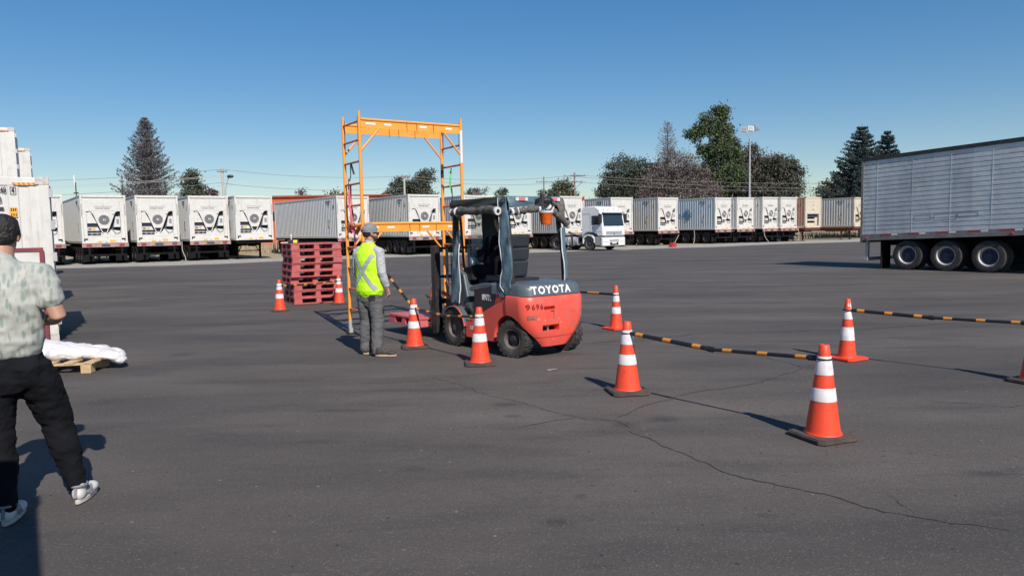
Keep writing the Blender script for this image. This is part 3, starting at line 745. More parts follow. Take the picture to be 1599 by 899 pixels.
    if unit == 'v':
        lb.box(X(.60), X(.72), -.006, -.001, .06, .19); lb.box(X(.34), X(.43), -.006, -.001, .03, .13)
        lb.mat(M['rust']); lb.prism([(X(.5), .03), (X(.545), .03), (X(.5225), .10)], 'y', -.006, -.001)
        lb.mat(M['grille'])
        rnd = random.Random(3); x = X(.33)
        while x < X(.66):
            w = rnd.uniform(.02, .05); lb.box(x, x + w, .036, .043, Z(.285), Z(.265)); x += w + (.012 if rnd.random() < .85 else .05)
        lb.box(X(.30), X(.70), .037, .043, Z(.238), Z(.232)); lb.box(X(.69), X(.74), -.006, -.001, Z(.41), Z(.39))
        lb.mat(M['ink'])
        for x in (.035, W_ - .075):
            for k in range(11): lb.box(x, x + .035, -.006, -.001, Z(.2 + k * .022), Z(.187 + k * .022))
    else:
        lb.box(X(.3), X(.5), -.006, -.001, .05, .12)
    lb.build('marking', None, t, fix=False)
    sm = MB(); sm.mat(M['ink']); rnd = random.Random(9)
    for xs in (-.012, W_ + .006):
        for k in range(7): sm.box(xs, xs + .006, 1.15 + k * .1, 1.21 + k * .1, H - .42, H - .30)
        for k in range(3): sm.box(xs, xs + .006, 1.25 + k * .1, 1.31 + k * .1, H - .60, H - .50)
        sm.box(xs, xs + .006, .55, .62, H - .85, H - .60); sm.box(xs, xs + .006, 1.32, 1.42, H - 1.75, H - 1.60)
        sm.box(xs, xs + .006, 1.33, 1.40, H - 2.45, H - 2.38)
    sm.mat(M['orange_label'])
    for xs in (-.012, W_ + .006): sm.box(xs, xs + .006, 1.28, 1.46, H - 2.12, H - 1.85)
    sm.build('side_marking', None, t, fix=False)
    return t

def wheel_mb(r, w, rim_r, n=28, tread=0, dish=.5, rimmat='rimdark', hubmat='hub'):
    """tyre and rim, axle along local y, outer side at +y; returns two MB"""
    Mx = Matrix.Rotation(-PI / 2, 4, 'X')
    ty = MB(); h = w / 2
    prof = [(rim_r, -h * .8), (rim_r + .02, -h * .95), (r * .86, -h), (r * .965, -h * .93), (r, -h * .72), (r, h * .72), (r * .965, h * .93), (r * .86, h), (rim_r + .02, h * .95), (rim_r, h * .8)]
    ty.lathe(prof, n, Mx)
    if tread:
        for k in range(tread):
            a = 2 * PI * k / tread
            for s in (-1, 1):
                Q = Mx @ Matrix.Rotation(a + (s * .5 * PI / tread), 4, 'Z')
                ty.box(r * .955, r * 1.035, -r * PI / tread * .58, r * PI / tread * .58, s * h * .06 if s > 0 else -h * .98, s * h * .98 if s > 0 else -h * .06, Q)
    rm = MB(); rm.mat(M[rimmat])
    rm.lathe([(rim_r, h * .8), (rim_r * .93, h * .82), (rim_r * .88, h * .6), (rim_r * .80, h * (1 - 1.5 * dish))], n, Mx)
    rm.mat(M[hubmat]); rm.lathe([(rim_r * .80, h * (1 - 1.5 * dish)), (rim_r * .62, h * (1 - 1.7 * dish)), (rim_r * .45, h * (1 - 1.3 * dish))], n, Mx); rm.lathe([(rim_r * .45, h * (1 - 1.3 * dish)), (rim_r * .34, h * (1 - 1.1 * dish)), (rim_r * .30, h * (1 - .7 * dish)), (0.001, h * (1 - .65 * dish))], n, Mx)
    rm.lathe([(rim_r, -h * .8), (rim_r * .9, -h * .2), (.001, -h * .2)], n, Mx)
    for k in range(8):
        a = 2 * PI * k / 8; q = rim_r * .54
        rm.tube([(q * math.cos(a), h * (1 - 1.55 * dish), q * math.sin(a)), (q * math.cos(a), h * (1 - 1.25 * dish), q * math.sin(a))], rim_r * .045, 6)
    return ty, rm

def add_wheel(parent, loc, r, w, rim_r, out=1, rz=0, name='wheel', cache={}, **kw):
    tyre = kw.pop('tyre', 'rubber')
    key = (r, w, rim_r, tyre, tuple(sorted(kw.items())))
    if key not in cache:
        ty, rm = wheel_mb(r, w, rim_r, **kw)
        a = ty.mesh('tyre'); b_ = rm.mesh('rim')
        for me, mt in ((a, M[tyre]), (b_, None)):
            if mt: me.materials.clear(); me.materials.append(mt)
            bm = bmesh.new(); bm.from_mesh(me); bmesh.ops.recalc_face_normals(bm, faces=bm.faces); bm.to_mesh(me); bm.free()
            for p in me.polygons: p.use_smooth = True
            me.set_sharp_from_angle(angle=R(35))
        cache[key] = (a, b_)
    a, b_ = cache[key]
    ty = link(name, a, parent); ty.location = loc; ty.rotation_euler = (0, 0, rz + (0 if out > 0 else PI))
    rm = link('rim', b_, ty)
    return ty

M['fdarkhub'] = paint('shaded_hub', (.03, .028, .03), .6, var=.3)  # chassis rims and hubs, colour darkened for the shade under the containers
def make_chassis(name='container_chassis', bumper=True, red=False):
    t = thing(name, 'x', 'trailer chassis')
    mt = M['chassis_red'] if red else M['chassis']
    b = MB()
    for x in (.72, 1.62): b.box(x, x + .1, .12 if bumper else .5, 12.0, .88, 1.14)
    for k in range(9): b.box(.822, 1.618, .8 + k * 1.35, .9 + k * 1.35, .92, 1.1)
    for y in (.15, 6.0, 11.9): b.box(.02, 2.42, y, y + .16, 1.142, 1.255)
    b.box(.03, .08, .32, 5.98, 1.16, 1.25); b.box(2.36, 2.41, .32, 5.98, 1.16, 1.25)
    b.box(.03, .08, 6.17, 11.88, 1.16, 1.25); b.box(2.36, 2.41, 6.17, 11.88, 1.16, 1.25)
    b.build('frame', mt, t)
    if bumper:
        p = MB(); p.box(-.03, W_ + .03, -.12, -.02, 1.02, 1.24); 
        p.build('bumper', M['bumper'], t, bevel=.01)
        for x in (.22, 1.98):
            q = MB(); q.mat(M['cavity']); q.box(x - .02, x + .26, -.128, -.121, 1.06, 1.21); q.mat(M['redlens']); q.box(x, x + .10, -.14, -.129, 1.08, 1.19); q.box(x + .13, x + .23, -.14, -.129, 1.08, 1.19)
            q.build('tail_light', None, t)
        u = MB(); u.box(.3, .4, -.06, .1, .5, 1.018); u.box(2.04, 2.14, -.06, .1, .5, 1.018); u.box(.1, 2.34, -.09, -.062, .50, .60); u.build('underride_bar', mt, t)
        q = MB(); q.box(.98, 1.44, -.126, -.121, 1.06, 1.20); q.build('number_plate', M['cavity'], t)
        for y in (1.15, 2.4, 3.65):
            for x, o in ((.14, -1), (.42, -1), (2.02, 1), (2.30, 1)):
                w = add_wheel(t, (x, y, .5), .5, .25, .29, out=o, rz=-PI / 2, n=24, tyre='darkrubber', hubmat='fdarkhub', rimmat='fdarkhub')
            a = MB(); a.tube([(.2, y, .5), (2.24, y, .5)], .07, 8); a.box(.7, .86, y - .35, y + .35, .58, .87); a.box(1.58, 1.74, y - .35, y + .35, .58, .87); a.build('axle', mt, t)
        for x0 in (.0, 1.80):
            f = MB(); f.box(x0, x0 + .64, .42, .44, .14, .90); f.build('mud_flap', M['flap'], t)
        for x0 in (.06, 2.35):  # dark panels added to stand in for the deep shade under the container
            f = MB(); f.box(x0, x0 + .03, 4.45, 11.7, .34, 1.10); f.build('side_shade_panel', mt, t)
            f = MB(); f.box(x0, x0 + .03, .5, 4.4, .80, 1.10); f.build('wheel_shade_panel', mt, t)
        f = MB(); f.box(.15, 2.3, 5.0, 6.5, .42, 1.13); f.build('shade_fill_box', mt, t, bevel=.02)  # this box and the next are added to fill the underside with shade
        f = MB(); f.box(.1, .7, 7.0, 8.3, .55, 1.13); f.build('small_shade_fill_box', mt, t, bevel=.02)
        ys = 9.2
    else:
        ys = 1.6
        for y in (9.4, 10.7):
            for x, o in ((.14, -1), (.42, -1), (2.02, 1), (2.30, 1)): add_wheel(t, (x, y, .5), .5, .25, .29, out=o, rz=-PI / 2, n=24, tyre='darkrubber', hubmat='fdarkhub', rimmat='fdarkhub')
            a = MB(); a.tube([(.2, y, .5), (2.24, y, .5)], .07, 8); a.build('axle', mt, t)
        n_ = MB(); n_.prism([(.5, 1.14), (.5, .98), (2.2, .80), (3.6, .80), (3.6, 1.14)], 'x', .70, .719); n_.prism([(.5, 1.14), (.5, .98), (2.2, .80), (3.6, .80), (3.6, 1.14)], 'x', 1.721, 1.74)
        n_.box(.05, 2.4, .1, .26, 1.06, 1.14); n_.build('gooseneck', mt, t)
    for x in (.42, 1.92):
        l = MB(); l.box(x, x + .12, ys, ys + .12, .1, .879); l.box(x - .08, x + .2, ys - .08, ys + .2, .0, .05); l.box(x + .03, x + .09, ys + .03, ys + .09, .05, .1)
        l.bar((x + .06, ys + .06, .35), (x + .06 + (.3 if x < 1 else -.3), ys + .06, .9), .05, .05)
        l.build('landing_leg', mt, t)
    l = MB(); l.box(.541, 1.919, ys + .02, ys + .08, .5, .56); l.build('leg_brace', mt, t)
    return t

box_v = make_container('reefer_container')
chas = make_chassis()
used = set()
def place(o, x, y, z=0.0, rz=TH, label=None, group=None, d=(0, 0)):
    if o.name in used: o = copy_tree(o)
    used.add(o.name)
    o.location = (x, y, z); o.rotation_euler = (0, 0, rz)
    if label: o['label'] = label
    if group: o['group'] = group
    return o
GC = 'reefer containers parked in a row on chassis'; GH = 'chassis under the row of containers'
protos = {'a': box_v}
protos['b'] = make_container('reefer_container', 'white', 'side_blue')
protos['w'] = make_container('reefer_container', 'white', 'side_warm')
protos['old'] = make_container('reefer_container', 'cream', 'rust', 'old')
protos['c'] = make_container('reefer_container', 'cream', 'side_warm')
ch_red = make_chassis('container_chassis', bumper=False, red=True)
ch_fr = make_chassis('container_chassis', bumper=False)
ROW = [(-28.5, 41.5, 'a', 'b', 'white reefer container cut off by the near white container, leftmost of the row'),
       (-25.66, 43.2, 'a', 'b', 'white reefer container, first whole fan end right of the near white container'),
       (-23.12, 44.65, 'a', 'b', 'white reefer container below the tall brown conifer, second whole fan end from the left'),
       (-20.54, 46.22, 'a', 'b', 'white reefer container below the small rounded evergreen, third whole fan end from left'),
       (-17.96, 47.19, 'a', 'n', 'white reefer container ending the left block, beside the gap with dry reeds'),
       (-11.98, 49.95, 'a', 'b', 'white reefer container with long grey side directly above the red pallet stack'),
       (-7.0, 49.6, 'w', 'b', 'white reefer container with long pale side, framed inside the scaffold opening'),
       (-3.35, 52.3, 'a', 'b', 'white reefer container seen through the open cab of the forklift'),
       (-0.45, 54.5, 'a', 'b', 'white reefer container seen between the forklift seat and its rear post'),
       (3.87, 56.7, 'a', 'b', 'white reefer container with a red top corner directly left of the white truck cab'),
       (8.44, 60.84, 'w', 'b', 'white reefer container standing right behind the white truck cab'),
       (12.81, 62.86, 'w', 'b', 'white reefer container with orange side stickers, first one clear right of the truck'),
       (18.49, 65.41, 'b', 'b', 'white reefer container with a blue snowflake logo on its pale blue side'),
       (20.67, 66.04, 'a', 'b', 'white reefer container touching the right side of the one with the blue snowflake logo'),
       (23.16, 66.48, 'w', 'b', 'white reefer container directly below the foot of the floodlight mast'),
       (25.17, 67.4, 'a', 'b', 'white reefer container directly left of the rusty cream one'),
       (27.72, 67.99, 'old', 'r', 'rusty cream reefer container with a dark blue machinery bay and no round fan'),
       (33.96, 71.5, 'c', 'r', 'cream reefer container with long grey side, half hidden by the silver trailer')]
row_objs = []
THL = R(35.6)
for i, (x, y, k, c, lab) in enumerate(ROW):
    th = THL if i < 5 else (TH + R(4.9) if i == 5 else TH)
    if i == 1: th = R(37)
    o = place(protos[k], x, y, ZB, th, lab, GC); row_objs.append(o)
    h = place({'b': chas, 'n': ch_fr, 'r': ch_red}[c], x, y, 0, th, None, GH)
    d = {'b': 'dark trailer chassis', 'n': 'dark chassis with landing legs showing', 'r': 'rusty red chassis with landing legs'}[c]
    where = ['under the leftmost container of the row', 'under the first whole fan end container at the left', 'under the container below the tall brown conifer', 'under the container below the small rounded evergreen',
             'under the last container of the left block', 'under the long container above the red pallets', 'under the container framed by the scaffold', 'under the container seen through the forklift cab',
             'under the container seen behind the forklift seat', 'under the container left of the truck cab', 'under the container behind the truck cab', 'under the first container clear right of the truck',
             'under the container with the blue snowflake logo', 'under the container next to the snowflake one', 'under the container below the floodlight mast', 'under the last clean white container of the row',
             'under the rusty cream container', 'under the container half hidden by the silver trailer'][i]
    h['label'] = d + ' ' + where
# the blue snowflake logo and letter, the red corner, on the containers that carry them
o = row_objs[12]
g = MB(); g.mat(M['bluelogo'])
Mt = frame_m((-.016, 3.35, 1.40), (0, -1, 0), (0, 0, 1))
text_mb(g, 'd', .72, frame_m((-.014, 4.35, 1.35), (0, -1, 0), (0, 0, 1)), .004, bold=.01)
for k in range(16):
    a = 2 * PI * k / 16; l0, l1 = (.14, .50)
    if k % 8 == 0: l0, l1 = 0, .64
    p0 = Mt @ Vector((math.cos(a) * l0, math.sin(a) * l0, .0)); p1 = Mt @ Vector((math.cos(a) * l1, math.sin(a) * l1, .0))
    g.bar(p0, p1, .045, .004, (1, 0, 0))
for rr in (.30, .50):
    for k in range(12):
        if k % 3 == 1 and rr == .50: continue
        a = 2 * PI * k / 12; b_ = a + .36
        g.bar(Mt @ Vector((math.cos(a) * rr, math.sin(a) * rr, .003)), Mt @ Vector((math.cos(b_) * rr, math.sin(b_) * rr, .003)), .06, .004, (1, 0, 0))
g.build('logo', None, o, fix=False)
g = MB(); g.box(W_ - .2, W_ + .006, -.012, -.005, H_ - .32, H_ - .002); g.box(W_ + .001, W_ + .008, -.01, .3, H_ - .32, H_ - .002); g.build('red_corner', M['redlens'], row_objs[9])

# power leads hanging from the machinery to the ground
def cable(name, pts, r, mat, label, cat='cable', group=None):
    P = [Vector(p) for p in pts]; out = []
    for i in range(len(P) - 1):
        p0 = P[max(i - 1, 0)]; p1 = P[i]; p2 = P[i + 1]; p3 = P[min(i + 2, len(P) - 1)]
        for k in range(8):
            s = k / 8; out.append(.5 * ((2 * p1) + (-p0 + p2) * s + (2 * p0 - 5 * p1 + 4 * p2 - p3) * s * s + (-p0 + 3 * p1 - 3 * p2 + p3) * s ** 3))
    out.append(P[-1]); g = MB(); g.tube(out, r, 6)
    return tag(g.build(name, M[mat], smooth=80), label, cat, group)
M['hose'] = paint('pale_hose', (0.36, 0.32, 0.29), 0.7)
for i, (k, fx, lab) in enumerate([(2, 2.5, 'pale power lead hanging between the second and third whole fan ends'), (11, 4.2, 'pale power lead hanging beside the container with the blue snowflake logo'), (14, -.1, 'pale power lead hanging below the floodlight mast container'), (15, 2.3, 'pale power lead hanging at the left of the rusty cream container')]):
    x, y = ROW[k][:2]; b_ = Vector((x, y, 0)) + CU * fx - CV * .25
    cable('power_lead', [b_ + Vector((0, 0, 1.25)), b_ + Vector((.03, -.05, .7)), b_ + Vector((-.02 if i % 2 else .2, -.1, .3)), b_ + Vector((-.15 if i % 2 else .35, -.35, .03))], .028, 'hose', lab, 'cable', 'power leads of the containers')
# small red wheel chock with a handle
t = thing('wheel_chock', 'small red wheel chock with a thin handle on the ground right of the truck', 'chock', (12.9, 57.6, 0), TH)
g = MB(); g.prism([(-.3, 0), (.3, 0), (.18, .34), (-.1, .34)], 'y', -.2, .2); g.build('block', M['redlens'], t, bevel=.02)
g = MB(); g.tube([(.2, 0, .3), (.8, .1, .95)], .025, 6); g.build('handle', M['hose'], t)

# ---------------------------------------------------------------- stacked containers at the left
def long_box(name, label, x, y, z, H=2.59, L=6.06, marks=True, rz=TH + PI, group='white containers stacked at the left'):
    """box container; local x runs along its length to the left of the picture, -y is the side away"""
    t = thing(name, label, 'container', (x, y, z), rz, group)
    fr = MB()
    for xx in (0, L - .14):
        for yy in (-.12, -W_): fr.box(xx, xx + .14, yy, yy + .12, .118, H - .118)
        fr.box(xx + .002, xx + .1, -W_ + .174, -.174, .002, .15); fr.box(xx + .002, xx + .1, -W_ + .174, -.174, H - .1, H - .002)
    for yy in (-.075, -W_ + .015):
        fr.box(.174, L - .174, yy, yy + .06, .002, .16); fr.box(.174, L - .174, yy, yy + .06, H - .13, H - .002)
    fr.build('frame', M['white'], t, bevel=.008)
    for xx in (-.004, L - .174):
        for yy in (-.174, -W_ - .004):
            for zz in (-.004, H - .118):
                cs = MB(); cs.box(xx, xx + .178, yy, yy + .178, zz, zz + .122); cs.build('corner_casting', M['castwhite'], t, bevel=.01)
    Rm = Matrix.Rotation(PI / 2, 4, 'Z')
    for yy, o_ in ((-.016, 1), (-W_ + .016, -1)):
        sp = MB(); pts = []; n = int((L - .28) / .27); p = (L - .28) / n
        for i in range(n):
            a = .14 + i * p; pts += [(a, 0), (a + p * .44, 0), (a + p * .5, 1), (a + p * .94, 1)]
        pts.append((L - .14, 0)); vs = []
        for a, dd in pts:
            q = yy - o_ * .014 * dd; vs += [(a, q, .16), (a, q, H - .13)]
        sp.add(vs, [(2 * i, 2 * i + 2, 2 * i + 3, 2 * i + 1) for i in range(len(pts) - 1)]); sp.build('side_wall', M['white'], t, fix=False)
    g = MB(); g.box(.06, L - .06, -W_ + .06, -.06, H - .05, H - .03); g.build('roof', M['white'], t)
    g = MB(); g.box(-.02, .03, -W_ + .12, -1.23, .16, H - .13); g.box(-.02, .03, -1.21, -.12, .16, H - .13)
    g.build('door', M['white'], t, bevel=.005)
    for k in range(5):
        g = MB(); g.box(-.045, .012, .002, .028, .28 + k * .5, .42 + k * .5); g.build('hinge', M['galv'], t)
    if marks:
        for xx in (.95, 1.25): 
            g = MB(); g.tube([(xx, .012, .1), (xx, .012, H - .1)], .014, 8); g.build('lock_bar', M['white'], t, smooth=50)
    g = MB(); g.mat(M['ink'])
    if marks:
        f = lambda px, pz: frame_m((px, .003, pz), (-1, 0, 0), (0, 0, 1))
        text_mb(g, '1648', .125, f(.632, H - .205), .003, bold=.002, squeeze=.62); text_mb(g, '4', .125, f(.470, H - .205), .003, bold=.002, squeeze=.62)
        for a, b_ in (((.435, H - .15), (.505, H - .15)), ((.435, H - .26), (.505, H - .26)), ((.435, H - .15), (.435, H - .26)), ((.505, H - .15), (.505, H - .26))): g.bar((a[0], .004, a[1]), (b_[0], .004, b_[1]), .006, .006, (0, 1, 0))
        text_mb(g, '45RB', .125, f(.70, H - .35), .003, bold=.002, squeeze=.62)
        g.mat(M['ink']); g.box(.60, .69, .001, .004, H - .50, H - .46)
    if marks: g.build('lettering', None, t, fix=False)
    g = MB(); g.mat(M['orange_label'])
    zl = H - .555 if marks else H - .72
    g.box(.43, .53, .001, .004, zl - .06, zl + .09)
    g.mat(M['ink'])
    for a in range(3): g.box(.443 + a * .028, .460 + a * .028, .005, .007, zl + .03, zl + .075); g.box(.443 + a * .028, .457 + a * .028, .005, .007, zl - .045, zl - .0)
    g.build('warning_label', None, t, fix=False); g = MB()
    for k in range(9):
        g.mat(M['orange_label'] if k % 2 else M['rust']); x0 = .17 + k * .032
        g.prism([(x0, H - .125), (x0 + .032, H - .125), (x0 + .05, H - .085), (x0 + .018, H - .085)], 'y', -.014, .002 if k % 2 else .003)
    g.build('hazard_stripes', None, t, fix=False)
    return t
long_box('white_container', 'nearest white container with black number and orange label, behind the man in patterned shirt', -7.23, 11.39, 0, L=12.19)
o = long_box('white_container', 'upper white container of the nearer double stack, highest one at the left edge', -15.9, 23.5, 2.60, marks=False, L=12.19)
o2 = place(copy_tree(o), -15.9, 23.5, 0, TH + PI, 'lower white container of the nearer double stack at the left edge'); 
o3 = place(copy_tree(o), -19.0, 28.9, 2.60, TH + PI, 'upper white container of the farther double stack, showing right of the highest one')
o4 = place(copy_tree(o), -19.0, 28.9, 0, TH + PI, 'lower white container of the farther double stack at the left edge')
o5 = place(copy_tree(o), -11.35, 17.8, 0, TH + PI, 'single white container standing hidden behind the nearest white one at the left')
M['maroon'] = paint('maroon_frame', (0.20, 0.035, 0.045), 0.5, var=0.15)
t = thing('framed_panel', 'white panel in a dark red square frame leaning on the nearest white container', 'panel', (-7.33, 11.30, 0), TH + PI)
g = MB()
g.box(.0, .055, .03, .075, 0, 1.50); g.box(.86, .915, .03, .075, 0, 1.50); g.box(.056, .859, .03, .075, 1.445, 1.50); g.box(.056, .859, .03, .075, .05, .105)
g.build('frame', M['maroon'], t)
g = MB(); g.box(.056, .859, .04, .055, .106, 1.444); g.build('panel', M['white'], t)
# ================================================================ SILVER TRAILER
def aluminium():
    m, t, b = nodes('weathered_aluminium')
    v = coords(t)
    sx = nd(t, 'ShaderNodeSeparateXYZ'); t.links.new(v, sx.inputs[0])
    mp = nd(t, 'ShaderNodeMapping'); mp.inputs['Scale'].default_value = (.8, 1, .35); t.links.new(v, mp.inputs[0])
    n = ntex(t, mp.outputs[0], 1.1, 6, .6); n2 = ntex(t, v, 5, 5, .7)
    bx = nd(t, 'ShaderNodeTexBrick'); bx.inputs['Scale'].default_value = 1.0; bx.offset = 0; bx.inputs['Brick Width'].default_value = .62; bx.inputs['Row Height'].default_value = 8
    cb = nd(t, 'ShaderNodeCombineXYZ'); t.links.new(sx.outputs[0], cb.inputs[0]); t.links.new(sx.outputs[2], cb.inputs[1]); t.links.new(cb.outputs[0], bx.inputs['Vector'])
    bx.inputs['Color1'].default_value = (.44, .46, .48, 1); bx.inputs['Color2'].default_value = (.60, .62, .635, 1); bx.inputs['Mortar'].default_value = (.54, .56, .58, 1); bx.inputs['Mortar Size'].default_value = .012
    c = mixc(t, ramp(t, n, .40, .68, 0, .75), bx.outputs[0], (.70, .715, .73))
    c = mixc(t, ramp(t, n2, .56, .75, 0, .6), c, (.34, .35, .365))
    t.links.new(c, b.inputs['Base Color']); b.inputs['Metallic'].default_value = .2; b.inputs['Roughness'].default_value = .42
    bp = nd(t, 'ShaderNodeBump'); bp.inputs['Strength'].default_value = .5; bp.inputs['Distance'].default_value = .03
    t.links.new(ntex(t, v, 2.2, 3), bp.inputs['Height']); t.links.new(bp.outputs[0], b.inputs['Normal'])
    return m
M['alu'] = aluminium()
M['alurail'] = paint('trailer_rail', (0.24, 0.22, 0.21), .5, metal=.2, var=.2, scale=4, dirt=(.12, .09, .08), dirt_amt=.5)
# local x runs from the tail towards the front along the visible side, +y is the far side
TA = math.atan2(-.84, .543)
t = thing('silver_trailer', 'silver ribbed refrigerated trailer with three axles, cut off by the right edge', 'trailer', (12.75, 26.27, 0), TA)
TL = 13.6
tilt = .035
def zt(x, z): return z + tilt * x
Msh = Matrix(((1, 0, 0, 0), (0, 1, 0, 0), (tilt, 0, 1, 0), (0, 0, 0, 1)))
g = MB(); z0, z1 = 1.22, 3.84; n = 17; p = (z1 - z0) / n; prof = []
for i in range(n):
    a = z0 + i * p; prof += [(a, 0.0), (a + p * .82, 0.0), (a + p * .84, .045), (a + p * .96, .045)]
prof.append((z1, 0))
xs = [0.07 + k * (TL - .14) / 60 for k in range(61)]
vs = [(x, -.0 + d + .006 * noise.noise(Vector((x * 1.3, z * 2, 0))), z) for x in xs for z, d in prof]
m_ = len(prof)
g.add(vs, [(i * m_ + j, (i + 1) * m_ + j, (i + 1) * m_ + j + 1, i * m_ + j + 1) for i in range(60) for j in range(m_ - 1)], Msh)
g.build('side_wall', M['alu'], t, fix=False)
g = MB(); g.box(.04, TL - .04, .05, 2.5, 1.2, 3.9, Msh); g.build('body', M['alu'], t)
g = MB(); g.box(0, TL, -.03, .049, 3.842, 3.96, Msh); g.box(0, TL, 2.501, 2.56, 3.842, 3.96, Msh); g.build('roof_rail', M['blacksteel'], t)
g = MB(); g.box(-.03, .068, -.025, 2.56, .92, 3.84, Msh); g.build('rear_frame', M['alurail'], t, bevel=.01)
g = MB(); g.box(.069, TL, -.035, .03, 1.00, 1.135, Msh); g.box(.069, TL, -.028, .04, 1.136, 1.218, Msh); g.build('bottom_rail', M['alurail'], t)
for x0, x1, a, b_ in ((1.9, 2.45, 1.62, 1.78), (2.55, 3.25, 1.60, 1.80), (3.3, 3.9, 1.66, 1.80)):
    g = MB()
    for z in (a, b_): g.box(x0, x1, -.006, -.001, z, z + .008, Msh)
    for x in (x0, x1): g.box(x, x + .008, -.007, -.0015, a, b_, Msh)
    g.build('repair_patch', M['alurail'], t)
for k in range(11):
    g = MB(); x = .55 + k * 1.24; g.box(x, x + .02, -.005, .0, 1.23, 3.83, Msh)
    for j in range(26): g.box(x + .004, x + .016, -.009, -.005, 1.28 + j * .1, 1.292 + j * .1, Msh)
    g.build('riveted_seam', M['alu'], t)
for k in range(14):
    g = MB(); x = .35 + k * .96
    g.mat(M['redlens']); g.box(x + .42, x + .76, -.036, -.029, 1.15, 1.205, Msh); g.mat(M['whitelens']); g.box(x + .78, x + .98, -.036, -.029, 1.15, 1.205, Msh)
    g.build('reflector', None, t)
g = MB()
for x in (.22, 4.9, 9.6): g.ball((x, -.045, zt(x, 1.07)), (.05, .025, .04), 8)
g.build('side_light', M['redlens'], t)
g = MB(); g.box(.3, TL, .75, .87, .82, 1.17); g.box(.3, TL, 1.65, 1.77, .82, 1.17); g.box(.1, 6.5, .05, .3, 1.0, 1.05) if False else None
g.box(.8, 5.2, .88, 1.64, .7, .8)
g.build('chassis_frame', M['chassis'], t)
g = MB(); g.box(.10, .2, .12, .22, .35, 1.0); g.box(.10, .2, 2.3, 2.4, .35, 1.0); g.box(.08, .22, .05, 2.5, .28, .40); g.build('underride_bar', M['galv'], t)
for y_ in (.03, 1.85):
    g = MB(); g.box(.72, .75, y_, y_ + .6, .02, .95); g.build('mud_flap', M['flap'], t)
for x in (1.66, 2.93, 4.22):
    for y, o in ((.15, 1), (.47, 1), (2.05, -1), (2.38, -1)):
        add_wheel(t, (x, y, .505), .505, .27, .315, out=-o, rz=0, n=32, rimmat='rimwhite', dish=.75)
    g = MB(); g.tube([(x, .2, .5), (x, 2.3, .5)], .08, 8); g.box(x - .5, x + .5, .7, .76, .55, .68); g.build('axle', M['chassis'], t)
g = MB(); g.box(9.8, 9.95, .3, .45, .1, 1.25); g.box(9.8, 9.95, 2.1, 2.25, .1, 1.25); g.box(9.7, 10.05, .2, .55, 0, .09); g.box(9.7, 10.05, 2.0, 2.35, 0, .09); g.build('landing_leg', M['chassis'], t)

# ================================================================ WHITE TRUCK
M['truck'] = paint('truck_white', (0.72, 0.73, 0.74), .3, var=.04, dirt=(.45, .44, .42), dirt_amt=.15)
M['truckgrey'] = paint('truck_grey', (0.32, 0.33, 0.34), .45, var=.1)
def glass(name, col, rough=.05):
    m, t_, b = nodes(name); b.inputs['Base Color'].default_value = (*col, 1); b.inputs['Roughness'].default_value = rough
    b.inputs['Specular IOR Level'].default_value = .8; return m
M['glass'] = glass('dark_glass', (.022, .035, .045))
t = thing('semi_truck', 'white cab over semi truck facing right in front of the container row', 'truck', (7.44, 52.1, 0), math.atan2(-.755, .656))
# local: x forward (front at 0), y left; the visible side is y negative
g = MB()
side = [(-2.05, .95), (-2.05, 2.95), (-1.75, 3.15), (-.75, 3.18), (-.35, 2.95), (-.18, 2.62), (-.02, 1.7), (0, 1.05), (-.45, 1.02), (-.62, 1.20), (-.95, 1.32), (-1.6, 1.32), (-1.9, 1.15)]
g.prism(side, 'y', -1.22, 1.22); g.build('cab', M['truck'], t, bevel=.06, smooth=40)
g = MB(); g.prism([(-.2, 2.64), (-.045, 1.80), (-.03, 1.80), (-.17, 2.66)], 'y', -1.05, 1.05)
g.add([(-.205, -1.08, 2.62), (-.005, -1.08, 1.76), (-.005, 1.08, 1.76), (-.205, 1.08, 2.62)], [(0, 1, 2, 3)]); g.build('windscreen', M['glass'], t)
for y_ in (-.5, .35):
    g = MB(); g.tube([(.012, y_, 1.74), (-.03, y_ + .35, 1.86), (-.07, y_ + .62, 1.95)], .012, 5); g.build('wiper', M['black'], t)
g = MB(); g.box(.0205, .028, -.26, .26, .48, .58); g.build('number_plate', M['whitelens'], t)
for y_ in (-.8, -.3, .3, .8):
    g = MB(); g.box(-.30, -.22, y_ - .05, y_ + .05, 2.97, 3.0); g.build('roof_marker', M['orange_label'], t)
g = MB(); g.box(-1.0, -.85, -1.245, -1.224, 1.62, 1.66); g.build('door_handle', M['black'], t)
g = MB(); g.box(-.36, .04, -1.1, 1.1, 2.66, 2.74); g.build('sun_visor', M['truckgrey'], t, bevel=.02)
